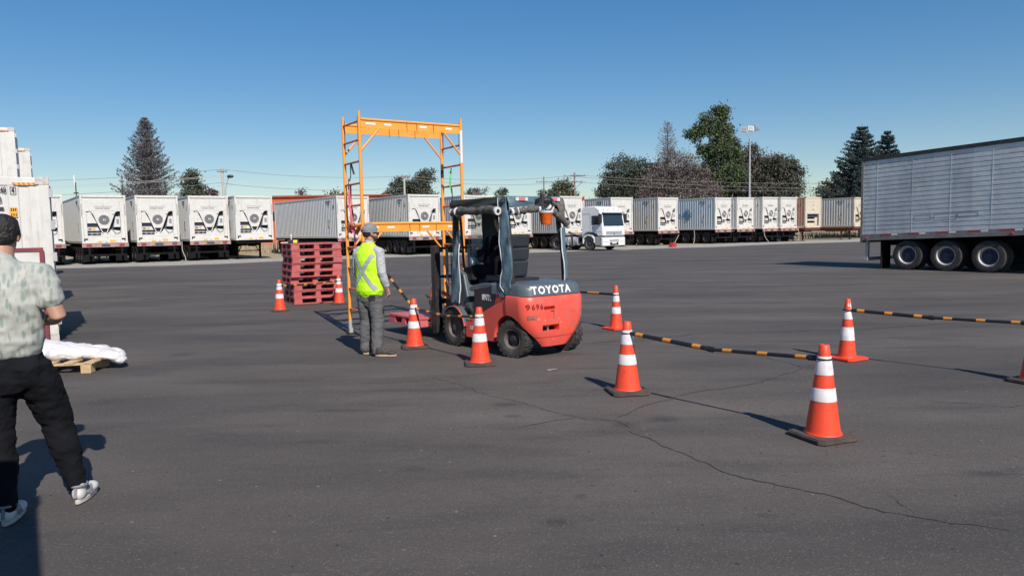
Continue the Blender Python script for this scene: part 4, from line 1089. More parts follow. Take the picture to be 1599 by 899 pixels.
for s in (-1, 1):
    y = s * 1.224
    g = MB(); g.box(-1.05, -.28, min(y, y + s * .012), max(y, y + s * .012), 1.85, 2.5); g.build('side_window', M['glass'], t)
    g = MB(); g.box(-1.18, -.14, min(y, y + s * .006), max(y, y + s * .006), 1.35, 1.37); g.box(-1.2, -1.18, min(y, y + s * .006), max(y, y + s * .006), 1.3, 2.6); g.box(-1.95, -1.22, min(y, y + s * .006), max(y, y + s * .006), 2.62, 2.65); g.build('door_seam', M['truckgrey'], t)
    g = MB(); g.box(-.22, -.02, y - (.0 if s > 0 else .26), y + (.26 if s > 0 else 0), 1.95, 2.62); g.build('mirror', M['blacksteel'], t, bevel=.05)
    g = MB(); g.prism([(-1.95, .5), (-1.95, .9), (-1.72, 1.10), (-1.4, 1.18), (-1.05, 1.10), (-.82, .9), (-.75, .55), (-.83, .55), (-.9, .85), (-1.1, 1.02), (-1.4, 1.08), (-1.65, 1.0), (-1.85, .85), (-1.87, .5)], 'y', s * .9 if s > 0 else -1.24, 1.24 if s > 0 else -.9); g.build('wheel_arch', M['truck'], t)
    g = MB(); g.box(-.75, -.12, s * 1.0 if s > 0 else -1.22, 1.22 if s > 0 else -1.0, .35, .98); g.build('step', M['truckgrey'], t, bevel=.03)
    g = MB(); g.box(.015, .035, .62 if s > 0 else -1.12, 1.12 if s > 0 else -.62, .62, .84); g.build('headlight', M['whitelens'], t, bevel=.01)
g = MB(); g.box(-.30, .01, -1.22, 1.22, .32, .93); g.build('bumper', M['truck'], t, bevel=.05)
g = MB(); g.box(.011, .02, -.45, .45, .38, .60); g.box(.011, .02, -.5, .5, .68, .74); g.build('air_intake', M['black'], t)
g = MB(); g.box(-.02, .018, -1.1, 1.1, .935, 1.0); g.box(.001, .02, -.85, .85, 1.16, 1.38); g.build('grille', M['truckgrey'], t, bevel=.01)
g = MB(); g.prism([(0, 1.10), (.08, 1.2), (0, 1.30), (-.08, 1.2)], 'x', .021, .03); g.build('badge', M['steel'], t)
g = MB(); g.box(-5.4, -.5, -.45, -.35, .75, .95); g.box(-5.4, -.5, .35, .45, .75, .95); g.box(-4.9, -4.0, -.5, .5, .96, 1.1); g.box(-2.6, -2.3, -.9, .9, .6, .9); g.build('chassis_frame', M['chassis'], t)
for s in (-1, 1):
    g = MB(); g.tube([(-3.9, s * .85, .68), (-2.6, s * .85, .68)], .31, 16)
    g.build('fuel_tank', M['galv'], t, smooth=50)
    g = MB(); g.box(-3.55, -3.5, s * .85 - .33, s * .85 + .33, .36, 1.0); g.box(-3.0, -2.95, s * .85 - .33, s * .85 + .33, .36, 1.0); g.build('tank_strap', M['truckgrey'], t)
    add_wheel(t, (-1.37, s * 1.06, .5), .5, .29, .30, out=s, n=28, dish=.3, rimmat='rimdark')
    for yy in (.78, 1.08): add_wheel(t, (-4.75, s * yy, .5), .5, .27, .30, out=s, n=28, dish=.75)
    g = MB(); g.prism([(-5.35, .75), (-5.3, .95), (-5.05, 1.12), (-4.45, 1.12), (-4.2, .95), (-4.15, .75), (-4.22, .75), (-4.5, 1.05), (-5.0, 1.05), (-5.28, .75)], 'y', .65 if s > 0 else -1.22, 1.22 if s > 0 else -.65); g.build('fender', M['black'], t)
g = MB(); g.tube([(-2.2, -.75, .5), (-2.2, -.75, 2.2)], .06, 8); g.build('exhaust', M['galv'], t)

# ================================================================ RED PLASTIC PALLETS
M['pallet'] = paint('pallet_red', (0.43, 0.080, 0.078), .6, var=.14, scale=3, dirt=(.38, .19, .18), dirt_amt=.5, perobj=True)
M['pallet_fork'] = paint('pallet_red_bright', (0.52, 0.10, 0.11), .5, var=.1, scale=3, dirt=(.5, .3, .28), dirt_amt=.3)
M['palletwhite'] = paint('pallet_tags', (.62, .58, .56), .5)
def pallet_mb(mb, L=1.17, D=1.20, H=.146):
    """moulded pallet: deck, bottom runners and feet with openings on all four sides"""
    mb.box(0, L, 0, D, H - .03, H)
    for k in range(8): mb.box(.03 + k * .145, .11 + k * .145, .02, D - .02, H - .036, H - .0305)
    mb.box(0, L, 0, .16, 0, .022); mb.box(0, L, D - .16, D, 0, .022); mb.box(0, L, D / 2 - .07, D / 2 + .07, 0, .022)
    mb.box(0, .16, .161, D / 2 - .071, 0, .022); mb.box(L - .16, L, .161, D / 2 - .071, 0, .022)
    mb.box(0, .16, D / 2 + .071, D - .161, 0, .022); mb.box(L - .16, L, D / 2 + .071, D - .161, 0, .022)
    def foot(x0, x1, y0, y1):
        a = .012
        vs = [(x0, y0, .0225), (x1, y0, .0225), (x1, y1, .0225), (x0, y1, .0225), (x0 + a, y0 + .004, H - .0305), (x1 - a, y0 + .004, H - .0305), (x1 - a, y1 - .004, H - .0305), (x0 + a, y1 - .004, H - .0305)]
        mb.add(vs, [(0, 3, 2, 1), (4, 5, 6, 7), (0, 1, 5, 4), (1, 2, 6, 5), (2, 3, 7, 6), (3, 0, 4, 7)])
    for y0, y1 in ((0.003, .17), (D / 2 - .08, D / 2 + .08), (D - .17, D - .003)):
        foot(.003, .20, y0, y1); foot(L / 2 - .06, L / 2 + .07, y0, y1); foot(L - .22, L - .003, y0, y1)
pm = MB(); pallet_mb(pm)
GP = 'red plastic pallets stacked on the ground'
lab = ['bottom', 'second', 'third', 'fourth', 'fifth', 'sixth', 'seventh', 'eighth', 'top']
offs = [(.0, .0, 0), (-.005, .02, .01), (.01, .01, -.01), (-.05, .09, .0), (-.02, .0, .0), (.0, .02, .008), (.012, .0, -.006), (.0, .01, .004), (-.006, .0, -.004)]
PTH = math.atan2(.47, .88)
for k in range(9):
    if k == 0:
        p0 = pm.build('plastic_pallet', M['pallet'], None, bevel=.004)
        o = p0
    else:
        o = p0.copy(); COL.objects.link(o)
    ox, oy, oa = offs[k]
    sx = 1.0 if k > 3 else .965
    base = Vector((-5.06, 16.58, 0)) + Vector((math.cos(PTH), math.sin(PTH), 0)) * (ox + (.0 if k > 3 else .02)) + Vector((-math.sin(PTH), math.cos(PTH), 0)) * (oy)
    o.location = (base.x, base.y, k * .1572); o.rotation_euler = (0, 0, PTH + oa)
    o.scale = (sx, 1 if k > 3 else .93, 1.07)
    nm = {0: 'red plastic pallet at the bottom of the stack, lying on the asphalt', 8: 'red plastic pallet on top of the stack, carrying the small black box'}.get(k, 'red plastic pallet, %s from the bottom of the stack of nine' % lab[k])
    tag(o, nm, 'pallet', GP)
# pale bits of the goods showing in the pockets
t = thing('scanner_box', 'small black box with a yellow label on top of the red pallet stack', 'box', (-5.13, 17.05, 9 * .1572), PTH)
g = MB(); g.box(-.14, .10, -.06, .08, 0, .085); g.build('case', M['black'], t, bevel=.01)
g = MB(); g.box(-.03, .06, -.067, -.061, .01, .075); g.build('label', paint('yellow_label', (.65, .62, .05), .5), t)
g = MB(); g.tube([(-.06, 0, .085), (-.06, 0, .22)], .012, 6); g.tube([(-.14, 0, .02), (-.3, .02, .015)], .012, 6); g.build('antenna', M['whitelens'], t)

# ================================================================ TRAFFIC CONES
M['cone'] = paint('cone_orange', (0.80, 0.068, 0.024), .5, var=.08, scale=4, dirt=(.36, .06, .04), dirt_amt=.45, streak=((.45, .09, .06), .35), perobj=True)
M['cone_dirty'] = paint('cone_base_rubber', (.075, .058, .050), .9, var=.3, scale=14, bump=.5, bscale=60)
def band():
    m, t_, b = nodes('reflective_white')
    v = coords(t_, (1, 1, 1)); n = ntex(t_, v, 12, 5)
    c = mixc(t_, ramp(t_, n, .45, .72, 0, .7), (.70, .66, .67), (.46, .42, .42)); t_.links.new(c, b.inputs['Base Color']); b.inputs['Roughness'].default_value = .4
    return m
M['band'] = band()
def make_cone(name, H=.70, r0=.125, r1=.036, base='cone_dirty', bs=.19, bands=((.67, .88), (.375, .525)), peel=False, bh=.035):
    t = thing(name, 'x', 'traffic cone')
    rad = lambda f: r0 + (r1 - r0) * f
    Z = lambda f: bh + (H - bh) * f
    g = MB(); fs = sorted({0, 1} | {a for b_ in bands for a in b_})
    prof = [(r0 + .012, bh + .001), (r0 + .008, bh + .012)] + [(rad(f), Z(f) + (.012 if f == 0 else 0)) for f in fs] + [(r1 * .9, H + .004), (r1 * .62, H + .005), (r1 * .6, H - .05)]
    g.lathe(prof, 32); g.build('cone_shell', M['cone'], t, smooth=35)
    for a, b_ in bands:
        k = MB(); k.lathe([(rad(a) + .0015, Z(a)), (rad(a) + .003, Z(a) + .002), (rad(b_) + .003, Z(b_) - .002), (rad(b_) + .0015, Z(b_))], 32); k.build('reflective_band', M['band'], t, smooth=35)
    b = MB(); c = bs * .80
    poly = [(bs, -c), (bs, c), (c, bs), (-c, bs), (-bs, c), (-bs, -c), (-c, -bs), (c, -bs)]
    b.prism(poly, 'z', .004, bh * .8); b.prism([(x * .93, y * .93) for x, y in poly], 'z', bh * .8 + .001, bh)
    for x, y in ((1, 1), (1, -1), (-1, 1), (-1, -1)): b.box(x * bs * .75 - .03, x * bs * .75 + .03, y * bs * .75 - .03, y * bs * .75 + .03, 0, .0035)
    b.build('base', M[base], t, bevel=.004)
    if peel:
        k = MB()
        for z0, a0, a1, dz in ((Z(.88), -2.6, -1.2, .05), (Z(.84), -1.7, -.9, .03), (Z(.93), -1.2, -.4, .03)):
            vs = []
            for j in range(7):
                a = a0 + (a1 - a0) * j / 6; f = (z0 - bh) / (H - bh)
                w = dz * (.5 + .5 * math.sin(j * 1.9))
                for zz in (z0, z0 + w): q = rad((zz - bh) / (H - bh)) + .002; vs.append((q * math.cos(a), q * math.sin(a), zz))
            k.add(vs, [(2 * j, 2 * j + 2, 2 * j + 3, 2 * j + 1) for j in range(6)])
        k.build('peeling_sticker', M['band'], t)
    return t
GK = 'orange traffic cones marking the course'
cA = make_cone('traffic_cone')
cO = make_cone('traffic_cone', H=.73, r0=.105, r1=.028, base='cone', bs=.185, bands=((.655, .80), (.29, .52)), peel=True, bh=.03)
cD = make_cone('traffic_cone', H=.70, r0=.105, r1=.030, base='cone', bs=.18, bands=((.62, .83), (.33, .49)), bh=.03)
CONES = {'A': (2.39, 5.47, cA, .35, .72, 'nearest and largest orange traffic cone with a dark rubber base'),
         'B': (1.14, 7.12, cA, .15, .71, 'orange cone at the left end of the long striped pole in front'),
         'C': (4.07, 8.68, cO, .5, 1.0, 'slim orange cone with orange base and peeling white top'),
         'D': (1.69, 11.67, cD, .6, 1.0, 'orange cone with orange base standing just right of the forklift'),
         'E': (-.41, 8.79, cA, .1, .70, 'orange cone standing in front of the side of the forklift'),
         'F': (-1.4, 10.16, cA, .2, .69, 'orange cone between the worker and the front wheel of the forklift'),
         'G': (-4.98, 15.36, cA, .3, .66, 'orange cone left of the red pallet stack'),
         'H': (-4.02, 16.66, cA, .25, .66, 'orange cone at the right corner of the red pallet stack'),
         'I': (-1.92, 17.83, cA, .3, .67, 'orange cone seen behind the mast of the forklift'),
         'J': (5.30, 7.22, cA, .45, .70, 'orange cone cut off by the right edge of the photo')}
for k, (x, y, pr, a, h, lab) in CONES.items():
    o = place(pr, x, y, 0, a, lab, GK)
    s = h / .70 if pr is cA else 1
    o.scale = (s, s, s)
M['stripeblack'] = paint('pole_black', (.018, .018, .021), .4, var=.3, scale=20)
M['stripeorange'] = paint('pole_orange', (.62, .24, .03), .45, var=.1, scale=20)
GS = 'striped poles hung between the cones'
def striped(label, a, b_, sag=0.0, r=.019, nseg=6, tilt=(0, 0, 1), rings=(1, 1), split=.5):
    a = Vector(a); b_ = Vector(b_); mid = a.lerp(b_, split) - Vector((0, 0, sag))
    d0 = (b_ - a).normalized()
    t = thing('striped_pole', label, 'barrier pole', tuple(a), 0, GS)
    a_, m__, e_ = Vector((0, 0, 0)), mid - a, b_ - a
    g1 = MB(); g1.tube([a_ + (m__ - a_).normalized() * .05, m__], r, 10); g1.tube([m__ - (m__ - a_).normalized() * .05, m__ + (m__ - a_).normalized() * .004], r * 1.25, 10)
    g1.build('outer_tube', M['stripeblack'], t, smooth=50)
    g2 = MB(); g2.tube([m__ + (e_ - m__).normalized() * .005, e_ - (e_ - m__).normalized() * .05], r * .78, 10); g2.tube([e_ - (e_ - m__).normalized() * .13, e_ - (e_ - m__).normalized() * .04], r * 1.1, 10); g2.build('inner_tube', M['stripeblack'], t, smooth=50)
    for p, q, rr in ((a_, m__, r + .0012), (m__, e_, r * .78 + .0012)):
        for k in range(3):
            s = (k + .5) / 3 if q is m__ else (k + .45) / 3
            c = p.lerp(q, s); d = (q - p).normalized(); L = (q - p).length
            g = MB(); g.tube([c - d * L * .045, c + d * L * .045], rr, 10, caps=True); g.build('orange_stripe', M['stripeorange'], t, smooth=50)
    for e, on in ((a_, rings[0]), (e_, rings[1])):
        if on:
            g = MB(); rr = .056
            g.tube([e + Vector((rr * math.cos(k * PI / 8), rr * math.sin(k * PI / 8), 0)) for k in range(17)], .007, 6, caps=False); g.build('ring', M['stripeblack'], t, smooth=60)
    return t
P_ = {k: (v[0], v[1]) for k, v in CONES.items()}
striped('long striped pole between the nearest cone and the cone left of it', (*P_['B'], .60), (*P_['A'], .615), .05, .021)
striped('striped pole from the slim peeling cone to the cone at the right edge', (*P_['C'], .60), (*P_['J'], .60), .02, .021)
striped('striped pole crossing in front of the front wheel of the forklift', (*P_['F'], .56), (*P_['E'], .585), .05, .019)
striped('striped pole hanging in front of the red pallet stack', (*P_['G'], .53), (*P_['H'], .53), .02, .017)
striped('striped pole running from behind the forklift to the cone right of it', (*P_['D'], .56), (*P_['I'], .55), .08, .02)
striped('slanting striped pole from the cone beside the worker up to the scaffold', (*P_['F'], .56), (-2.25, 11.05, 1.50), .03, .02, rings=(1, 1))

# ================================================================ SCAFFOLD
M['scaf'] = paint('scaffold_orange', (0.84, 0.33, 0.05), .4, var=.06, scale=4, dirt=(.55, .18, .05), dirt_amt=.2)
M['scafred'] = paint('scaffold_orange_worn', (0.60, 0.15, 0.05), .5, var=.15, scale=6, dirt=(.25, .08, .06), dirt_amt=.4)
SA = R(32.9)
t = thing('scaffold', 'tall orange scaffold frame gate standing on castors behind the worker', 'scaffold', (-2.257, 11.015, 0), SA)
SW, SD = 1.744, .69
for (x, y) in ((0, 0), (SW, 0), (0, SD), (SW, SD)):
    g = MB(); g.tube([(x, y, .13), (x, y, 1.83)], .0255, 12); g.tube([(x, y, 1.8305), (x, y, 3.39)], .0255, 12); g.tube([(x, y, 1.76), (x, y, 1.90)], .029, 12); g.tube([(x, y, 3.391), (x, y, 3.466)], .019, 10)
    g.build('pole', M['scaf'], t, smooth=50)
    c = MB(); c.mat(M['galv']); c.tube([(x, y, .10), (x, y, .22)], .03, 10); c.box(x - .03, x + .03, y - .035, y - .026, .03, .11); c.box(x - .03, x + .03, y + .026, y + .035, .03, .11)
    c.mat(M['rubber']); c.tube([(x, y - .02, .055), (x, y + .02, .055)], .055, 14)
    c.build('castor', None, t)
def frame_side(y, z1, low):
    s = 1 if y == 0 else -1
    f = 1 if y == 0 else 0
    g = MB(); g.tube([(.026, y, z1), (SW - .026, y, z1)], .021, 10); g.build('top_tube', M['scaf'], t, smooth=50)
    g = MB(); g.box(.026, SW - .026, y - .004, y + .004, z1 - .115, z1 - .021); g.box(.026, SW - .026, y - .014, y - .0045, z1 - .128, z1 - .116); g.build('beam', M['scaf'], t)
    for x0, x1 in ((.0, .32), (SW, SW - .32)):
        g = MB(); g.tube([(x0 + (.02 if x0 == 0 else -.02), y, z1 - .46), (x1, y, z1 - .12)], .016, 8); g.build('brace', M['scaf'], t, smooth=50)
    for x0, x1 in (((.10, .26), (.40, .52), (1.0, 1.12), (1.46, 1.58)) if y == 0 else ()):
        g = MB(); g.box(x0, x1, y - .009, y - .0045, z1 - .075, z1 - .045); g.build('sticker', M['whitelens'], t)
    for x in (.78, SW - .5, .95):
        g = MB(); g.tube([(x, y - .01, z1 + .02), (x, y - .014, z1 - .16)], .004, 5); g.build('pin', M['blacksteel'], t)
for y in (0, SD):
    frame_side(y, 3.345, False); frame_side(y, 1.775, True)
for x in (0, SW):
    for k, z in enumerate((.42, .75, 1.08, 1.41, 1.74, 2.06, 2.39, 2.72, 3.04, 3.32)):
        if x == SW and k == 9: pass
        g = MB(); g.tube([(x, .026, z), (x, SD - .026, z)], .016, 8); g.build('rung', M['scafred'], t, smooth=50)
    g = MB()
    for y in (.07, SD - .07):
        for z in (3.0, 3.2): g.tube([(x, y, z), (x, y + .002, z + .2)], .004, 5)
        g.tube([(x, y - .04, 2.98), (x, y + .04, 2.98)], .004, 5)
    g.build('lock_pin', M['blacksteel'], t)
g = MB(); g.tube([(SW, SD, 2.55), (SW, SD, 2.68)], .027, 12); g.build('tape_wrap', M['blacksteel'], t)
g = MB(); g.tube([(SW, 0, 2.75), (SW, 0, 3.27)], .0265, 12); g.build('pale_sticker', M['whitelens'], t, smooth=50)
# straps hanging on the ladder
M['strapred'] = paint('strap_red', (.55, .13, .16), .7, var=.2, scale=15)
M['strapgreen'] = paint('strap_green', (.12, .50, .16), .7, var=.15)
M['strapdark'] = paint('strap_dark', (.04, .035, .05), .8)
def sc(x, y, z):
    return Vector((-2.257, 11.015, 0)) + Vector((x * math.cos(SA) - y * math.sin(SA), x * math.sin(SA) + y * math.cos(SA), z))
def ribbon(name, pts, w, mat, label, cat='strap', th=.006):
    g = MB()
    for i in range(len(pts) - 1): g.bar(pts[i], Vector(pts[i]).lerp(Vector(pts[i + 1]), 1.03), w, th, (0, 1, .02))
    return tag(g.build(name, M[mat]), label, cat)
ribbon('tie_down_strap', [sc(-.02, 0.48, 2.38), sc(-.03, 0.45, 2.23), sc(-.03, 0.46, 2.08), sc(-.03, 0.40, 1.93), sc(-.03, 0.41, 1.78)], .032, 'strapred', 'red tie down strap hanging on the left ladder of the scaffold')
ribbon('tie_down_strap', [sc(.02, 0.50, 2.38), sc(.02, 0.52, 2.18), sc(.02, 0.46, 1.96), sc(.02, 0.43, 1.70), sc(.03, 0.42, 1.48), sc(.03, 0.45, 1.30)], .024, 'strapred', 'second folded red strap hanging beside the other on the left scaffold ladder')
ribbon('rope_end', [sc(0, 0.40, 2.71), sc(0, 0.36, 2.64), sc(0, 0.30, 2.56), sc(0, 0.29, 2.54)], .03, 'strapdark', 'short dark strap end tied to a high rung of the left scaffold ladder')
ribbon('hook_strap', [sc(0, 0.43, 2.70), sc(0, 0.43, 2.53), sc(0, 0.48, 2.45), sc(-.02, 0.48, 2.48), sc(-.03, 0.46, 2.36), sc(-.03, 0.48, 2.26)], .014, 'strapdark', 'thin dark hook strap looped from a rung to the far pole of the scaffold')
ribbon('work_strap', [sc(SW, 0.37, 2.69), sc(SW - .02, 0.36, 2.53), sc(SW - .02, 0.38, 2.42), sc(SW, 0.36, 2.28)], .028, 'strapgreen', 'short green strap hanging on the right ladder of the scaffold')
ribbon('rope_end', [sc(SW, 0.36, 2.36), sc(SW, 0.34, 2.20), sc(SW, 0.36, 2.03)], .018, 'strapdark', 'thin dark rope end hanging below the green strap on the scaffold')
ribbon('cloth_rag', [sc(-.02, 0.48, 1.74), sc(0, 0.54, 1.64), sc(0, 0.43, 1.70), sc(0, 0.29, 1.62), sc(0, 0.14, 1.72)], .06, 'strapred', 'reddish tangled strap lying over the middle rung of the left scaffold ladder')
ribbon('cloth_rag', [sc(.02, 0.32, 1.40), sc(.02, 0.23, 1.33), sc(.02, 0.13, 1.40)], .10, 'strapdark', 'dark bundle of strap on the lower left ladder behind the worker')
# ================================================================ FORKLIFT
M['fred'] = paint('forklift_red', (0.80, 0.092, 0.062), .42, var=.10, scale=3, dirt=(.42, .15, .12), dirt_amt=.5, bump=.06, streak=((.40, .10, .08), .5))
M['fred2'] = paint('forklift_red_dull', (0.42, 0.045, 0.040), .5, var=.1, scale=3, dirt=(.2, .07, .06), dirt_amt=.35)
M['fgrey'] = paint('forklift_grey', (0.085, 0.105, 0.125), .4, var=.12, scale=4, dirt=(.22, .22, .22), dirt_amt=.25)
M['fdark'] = paint('forklift_dark', (0.022, 0.022, 0.026), .5, var=.3, scale=5)
M['fstep'] = paint('forklift_step', (0.13, 0.125, 0.12), .7, var=.2, scale=6, dirt=(.25, .23, .2), dirt_amt=.4)
M['ftext'] = paint('white_letters', (.78, .77, .76), .4, var=.04)
M['rednum'] = paint('dark_red_letters', (.16, .012, .02), .5)
M['tarp'] = paint('tarp_slate', (0.085, 0.145, 0.185), .55, var=.18, scale=5, dirt=(.20, .25, .28), dirt_amt=.3, bump=.35, bscale=9)
M['tarproll'] = paint('tarp_roll', (0.085, 0.077, 0.071), .7, var=.3, scale=9, dirt=(.25, .23, .21), dirt_amt=.4, bump=.6, bscale=14)
M['tarpdark'] = paint('tarp_dark', (0.030, 0.036, 0.036), .7, var=.2, scale=5, bump=.3, bscale=8)
M['trim'] = paint('tarp_trim', (.62, .62, .62), .6, var=.1)
M['amber'] = paint('amber_lens', (.72, .13, .015), .2, var=.25, scale=22)
M['seatfab'] = paint('seat_vinyl', (.028, .034, .042), .5, var=.15, scale=8)
M['greenwin'] = None
def clear_plastic():
    m, t_, b = nodes('clear_plastic_sheet'); b.inputs['Base Color'].default_value = (.55, .68, .62, 1); b.inputs['Roughness'].default_value = .2
    b.inputs['Alpha'].default_value = .35; return m
M['clear'] = clear_plastic()
FA = math.atan2(.80, -.60)
F = thing('forklift', 'red forklift with white lettering and hanging tarp strips, carrying a red pallet', 'forklift', (.38, 9.50, 0), FA)

# counterweight: stacked plan outlines, round at the rear corners
PR = [(.14, .29, -.30), (.20, .34, -.315), (.32, .43, -.338), (.44, .50, -.350), (.62, .52, -.355), (.74, .522, -.348), (.785, .515, -.332), (.80, .50, -.31)]
def prof_at(z, P=PR):
    for (z0, h0, r0), (z1, h1, r1) in zip(P, P[1:]):
        if z <= z1 or (z1, h1, r1) == P[-1]:
            s = max(0, min(1, (z - z0) / (z1 - z0))); return h0 + (h1 - h0) * s, r0 + (r1 - r0) * s
RC = .155
def rear_x(y, z, P=PR, rc=RC):
    hw, xr = prof_at(z, P); e = abs(y) - (hw - rc)
    bow = .035 * (y / hw) ** 2
    return xr + bow + (rc - math.sqrt(max(0, rc * rc - e * e)) if e > 0 else 0)
def plan(z, P=PR, xf=.09, rc=RC, n=120):
    hw, xr = prof_at(z, P); pts = [(xf, hw, z)]
    for i in range(n + 1):
        y = hw * math.cos(PI * i / n); pts.append((rear_x(y, z, P, rc), y, z))
    pts.append((xf, -hw, z)); return pts
def loft_plan(P, xf, rc, zs):
    g = MB(); rings = [plan(z, P, xf, rc) for z in zs]; n = len(rings[0])
    for r_ in rings: g.add(r_, [])
    for i in range(len(rings) - 1):
        for k in range(n):
            j = (k + 1) % n
            g.f.append((i * n + k, i * n + j, (i + 1) * n + j, (i + 1) * n + k)); g.m.append(0)
    g.f.append(tuple(range(n))); g.m.append(0); g.f.append(tuple((len(rings) - 1) * n + k for k in range(n))); g.m.append(0)
    return g
def boolean(o, cutters, name, parent, mat):
    for c in cutters:
        b = o.modifiers.new('b', 'BOOLEAN'); b.operation = 'DIFFERENCE'; b.object = c; b.solver = 'EXACT'
    me = evaluated(o)
    for c in cutters: bpy.data.objects.remove(c, do_unlink=True)
    me.materials.clear(); me.materials.append(mat)
    for p in me.polygons: p.use_smooth = True
    me.set_sharp_from_angle(angle=R(30))
    return link(name, me, parent)
cw = loft_plan(PR, .09, RC, [.14, .16, .2, .26, .32, .4, .48, .55, .62, .68, .74, .765, .785, .795, .80]).build('cwtmp', M['fred'])
def cyl(c, r, y0, y1, n=40):
    g = MB(); g.prism([(c[0] + r * math.cos(2 * PI * k / n), c[1] + r * math.sin(2 * PI * k / n)) for k in range(n)], 'y', y0, y1); return g.build('cut', M['fred'])
cut = [cyl((.055, .215), .325, -.7, .7)]
g = MB(); g.box(-.6, -.22, -.02, .25, .345, .425); cut.append(g.build('cut', M['fred']))
g = MB(); g.prism([(-.6, .60), (-.29, .62), (-.29, .665), (-.6, .665)], 'y', .055, .235); cut.append(g.build('cut', M['fred']))
g = MB(); g.box(-.6, -.335, .07, .125, .49, .605); cut.append(g.build('cut', M['fred']))
boolean(cw, cut, 'counterweight', F, M['fred'])
g = MB(); g.tube([(-.275, .12, .33), (-.275, .12, .44)], .016, 8); g.build('tow_pin', M['steel'], F)
def skin_strip(name, y0, y1, z0, z1, mat, n=30, lift=.0022, wob=0.0):
    vs = []
    for i in range(n + 1):
        y = y0 + (y1 - y0) * i / n
        for z in (z0 + wob * noise.noise(Vector((y * 9, z0 * 7, 0))), z1 + wob * noise.noise(Vector((y * 11, z1 * 9, 4)))):
            e = .004; dx = (rear_x(y + e, z) - rear_x(y - e, z)) / (2 * e); v_ = Vector((rear_x(y, z), y, z)) + Vector((-1, dx, 0)).normalized() * lift; vs.append(v_)
    g = MB(); g.add(vs, [(2 * i, 2 * i + 2, 2 * i + 3, 2 * i + 1) for i in range(n)]); return g.build(name, M[mat], F, fix=False)
skin_strip('panel_seam', -.36, .33, .262, .267, 'rednum', 60)
M['scuff'] = paint('scuff_mark', (.50, .30, .26), .7, var=.3, scale=30)
M['grime'] = paint('grime_mark', (.30, .10, .08), .8, var=.4, scale=20)
for k, (a, b_, c_, d_, mt) in enumerate(((.30, .335, .50, .515, 'scuff'), (.21, .225, .47, .50, 'scuff'), (-.02, .01, .49, .50, 'scuff'), (.06, .075, .225, .245, 'scuff'), (-.05, -.03, .44, .455, 'scuff'), (.34, .46, .50, .56, 'grime'), (.0, .03, .20, .215, 'scuff'), (-.30, -.22, .57, .578, 'grime'), (-.42, -.40, .50, .56, 'scuff'), (.16, .30, .405, .411, 'grime'))):
    skin_strip('scuff', a, b_, c_, d_, mt, 10, .0024, .012)
# grey hood with the maker's name
PH = [(.802, .505, -.335), (.90, .495, -.315), (.935, .475, -.29), (.952, .44, -.25)]
loft_plan(PH, .42, .15, [.802, .84, .87, .90, .918, .935, .945, .952]).build('rear_hood', M['fgrey'], F, smooth=50)
def rear_text(s, size, yc, zc, mat, P, rc, name, **kw):
    g = MB()
    def warp(p):
        y = yc - p.x; z = zc + p.y
        e = .004; dx = (rear_x(y + e, z, P, rc) - rear_x(y - e, z, P, rc)) / (2 * e); n_ = Vector((-1, dx, 0)).normalized()
        return Vector((rear_x(y, z, P, rc), y, z)) + n_ * (.004 + p.z * .5)
    text_mb(g, s, size, None, .004, warp, **kw)
    return g.build(name, M[mat], F, fix=False)
rear_text('TOYOTA', .134, .08, .868, 'ftext', PH, .15, 'maker_lettering', spacing=1.22, bold=.004)
rear_text('9696', .098, .362, .662, 'rednum', PR, RC, 'fleet_number', spacing=1.25, bold=.002)
# side frame with the wheel arch
arc = [(.055 + .325 * math.cos(a), .215 + .325 * math.sin(a)) for a in [R(-11 + k * 8.3) for k in range(12)]]
poly = [(1.06, .16), (.37, .16)] + arc + [(.092, .76), (.12, .755), (1.06, .36)]
for y0, y1 in ((.43, .50), (-.50, -.43)):
    g = MB(); g.prism(poly, 'y', y0, y1); g.build('side_frame', M['fred'] if y0 > 0 else M['fred'], F, bevel=.006)
    g = MB(); s = 1 if y0 > 0 else -1
    g.prism([(.092, .762), (.125, .757), (.38, .645), (.30, .87), (.12, .93), (.092, .93)], 'y', y0 + .01 * 1, y1 - .008); g.build('rear_pillar_cover', M['fred2'], F, bevel=.008)
g = MB(); g.box(.10, 1.06, -.429, .429, .18, .60); g.box(-.10, .38, -.28, .28, .19, .5); g.build('chassis', M['fdark'], F)
g = MB(); g.box(.30, .88, -.47, .478, .50, .885); g.build('battery_cover', M['fdark'], F, bevel=.012)
g = MB(); g.prism([(.43, .888), (.96, .80), (1.0, .83), (.95, .875), (.70, .925), (.43, .94)], 'y', -.46, .482); g.build('seat_deck', M['fgrey'], F, bevel=.012)
g = MB(); fm = lambda x, y, z: frame_m((x, y, z), (-1, 0, 0), (0, 0, 1))
text_mb(g, '89731', .115, fm(.565, .481, .735), .003, bold=.001, squeeze=.8); g.build('fleet_number', M['ftext'], F, fix=False)
g = MB(); text_mb(g, '515', .075, fm(.90, .503, .295), .003, bold=.001); g.build('small_number', M['trim'], F, fix=False)
g = MB(); text_mb(g, '8FB', .065, fm(.20, .495, .79), .003, bold=.002, squeeze=1.1); g.build('small_badge', M['trim'], F, fix=False)
